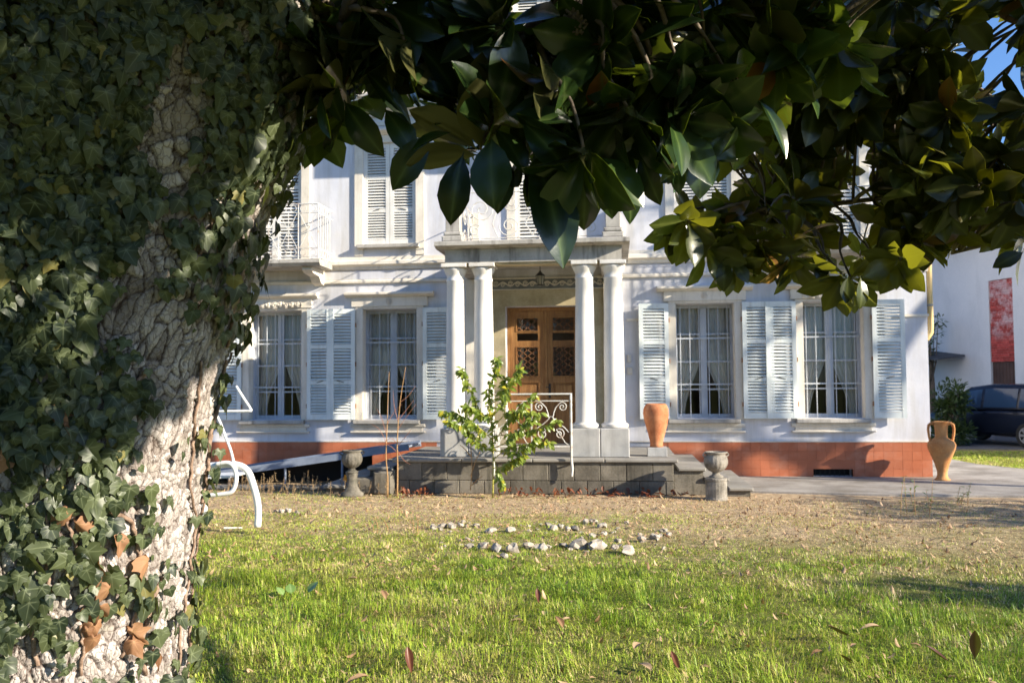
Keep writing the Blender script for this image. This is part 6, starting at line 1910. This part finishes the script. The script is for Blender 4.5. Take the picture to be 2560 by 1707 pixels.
grass_field('lawn_grass', 'strip of sunlit grass between the path and the driveway', 40000, (0.34, 0.62, 15.6, 22.2), 0.02, 0.06, 0.006, GREEN[2:], 5, lambda X, Y, r: ~in_path(X, Y) & (X > 6.2) & (Y < 22.3 - 0.05 * X))

# ------------------------------------------------------------------ fallen leaves
M['fallen'] = mat_leaf('fallen_leaf', (0.22, 0.11, 0.05, 1), (0.52, 0.36, 0.22, 1), (0.5, 0.36, 0.2, 1), 0.6, 0.1, (0.4, 0.2, 0.05, 1))
M['fallen_red'] = mat_leaf('fallen_magnolia_leaf', (0.075, 0.022, 0.014, 1), (0.17, 0.055, 0.03, 1), (0.25, 0.1, 0.05, 1), 0.4, 0.05)
fb0 = leaf_simple([(0.0, 0.004), (0.18, 0.14), (0.5, 0.225), (0.82, 0.12), (1.0, 0.003)], 0.55, 0.5); fb1 = leaf_base(OVAL, fold=0.55, droop=0.5); fb2 = leaf_base(MAG, fold=0.6, droop=-0.4)
r5 = random.Random(17)
ms = []
for k in range(4200):
    Y = math.sqrt(r5.uniform(4.4 ** 2, 13.5 ** 2)); X = Y * r5.uniform(-0.62, 0.5)
    if not clear(np.array([X]), np.array([Y]))[0]: continue
    if Y < 8 and r5.random() < 0.72: continue
    s = r5.uniform(0.03, 0.075)
    ms.append(Matrix.Translation((X, Y, r5.uniform(0.012, 0.04))) @ Matrix.Rotation(r5.uniform(0, 6.28), 4, 'Z') @ Matrix.Rotation(r5.uniform(-.6, .6), 4, 'X') @ Matrix.Rotation(r5.choice((0, math.pi)) + r5.uniform(-.5, .5), 4, 'Y') @ Matrix.Scale(s, 4))
tag(link(bpy.data.objects.new('leaf_litter', scatter_mesh('leaf_litter', fb0, ms, M['fallen']))), 'small dry leaves scattered over the lawn', 'leaves', kind='stuff')
for px in range(0, 1):
    pass
ms = []
for k in range(260):
    px = r5.choice((r5.uniform(1240, 1420), r5.uniform(1380, 1560), r5.uniform(1560, 1740), r5.uniform(1000, 1080))); p = gnd(px, r5.uniform(1229, 1246))
    ms.append(Matrix.Translation(p + Vector((0, 0, r5.uniform(0.01, 0.07)))) @ Matrix.Rotation(r5.uniform(0, 6.28), 4, 'Z') @ Matrix.Rotation(r5.uniform(-.8, .8), 4, 'X') @ Matrix.Scale(r5.uniform(0.05, 0.12), 4))
tag(link(bpy.data.objects.new('leaf_litter', scatter_mesh('leaf_litter', fb2, ms, M['redleaf']))), 'drift of russet leaves against the terrace wall', 'leaves', kind='stuff')
f1 = leaf_me('fallen_leaf', fb1, M['fallen']); f2 = leaf_me('fallen_leaf', fb2, M['fallen_red'])
FL = [((965, 1508), 0.10, 0, 'orange and white curled leaf in the middle of the lawn', 0.9), ((2438, 1665), 0.17, 1, 'dark red magnolia leaf standing upright in the grass', 1.5), ((2380, 1668), 0.13, 1, 'dark brown leaf lying beside the upright red leaf', .2), ((2130, 1600), 0.16, 1, 'long red brown magnolia leaf lying flat on the grass', .1),
      ((2205, 1578), 0.13, 0, 'tan leaf lying behind the long red brown leaf', .3), ((1310, 1562), 0.10, 0, 'broad tan leaf on the lawn near the tan leaf cluster', .3), ((1408, 1580), 0.11, 0, 'narrow upright tan leaf in the leaf cluster', .8), ((1348, 1518), 0.11, 1, 'brown leaf tilted out of the grass behind the tan leaf cluster', .5),
      ((1360, 1548), 0.09, 0, 'thin tan leaf at the back of the leaf cluster', .4), ((1430, 1556), 0.09, 0, 'pale leaf on the far side of the leaf cluster', .3), ((735, 1432), 0.09, 0, 'orange tan leaf on the lawn beyond the trunk', .3), ((800, 1433), 0.09, 0, 'pinkish leaf beside the orange tan leaf', .3), ((895, 1452), 0.10, 0, 'pink tan leaf lying half hidden in grass', .2),
      ((775, 1315), 0.11, 0, 'pale upright leaf on the grass right of the white chair', 1.0), ((1630, 1690), 0.12, 0, 'reddish leaf at the front edge of the lawn', .4), ((1700, 1690), 0.11, 1, 'brown leaf at the bottom edge right of centre', .4), ((925, 1703), 0.14, 0, 'pale pink leaf at the bottom edge left of centre', .2), ((1030, 1700), 0.14, 1, 'dark curled leaf at the bottom edge left of centre', .6),
      ((1585, 1635), 0.12, 0, 'rust streaked leaf lying diagonally in the grass', .4), ((1680, 1352), 0.10, 1, 'red brown leaf on the bare soil right of the stones', .2), ((1440, 1238), 0.14, 0, 'pale wood chip like leaf at the terrace foot', .1), ((2060, 1640), 0.10, 0, 'tan pink leaf right of the lawn centre', .3), ((2140, 1672), 0.12, 1, 'small dark red leaf near the bottom right', .2)]
for (px, py), s, kd, lb, tl in FL:
    p = gnd(px, py + 6)
    o = bpy.data.objects.new('fallen_leaf', (f1, f2)[kd]); o.matrix_basis = Matrix.Translation(p + Vector((0, 0, 0.045))) @ Matrix.Rotation(r5.uniform(-.7, .7) + (1.57 if tl < .4 else 0), 4, 'Z') @ Matrix.Rotation(tl, 4, 'X') @ Matrix.Diagonal((s * (0.75 if kd else 1.0), s * 1.15, s, 1))
    link(o); tag(o, lb, 'leaf', 'single fallen leaves on the lawn')
M['clover'] = mat_leaf('broad_weed_leaf', (0.11, 0.20, 0.05, 1), (0.19, 0.29, 0.08, 1), (0.3, 0.4, 0.2, 1), 0.4, 0.2)
wd_ = thing('broadleaf_weed', 'broad pale green weed leaves in the grass beside the trunk', 'weed', tuple(gnd(755, 1500)))
wme = leaf_me('leaf', leaf_base([(y, w * 1.9) for y, w in OVAL], .15, .2), M['clover'])
for px, py, s, az in ((728, 1496, 0.10, 0.5), (770, 1494, 0.12, -.7), (745, 1506, 0.08, 2.5), (708, 1500, 0.09, 1.2)):
    inst('leaf', wme, wd_, Matrix.Translation(gnd(px, py) + Vector((0, 0, 0.04))) @ Matrix.Rotation(az, 4, 'Z') @ Matrix.Rotation(0.9, 4, 'X') @ Matrix.Scale(s, 4))
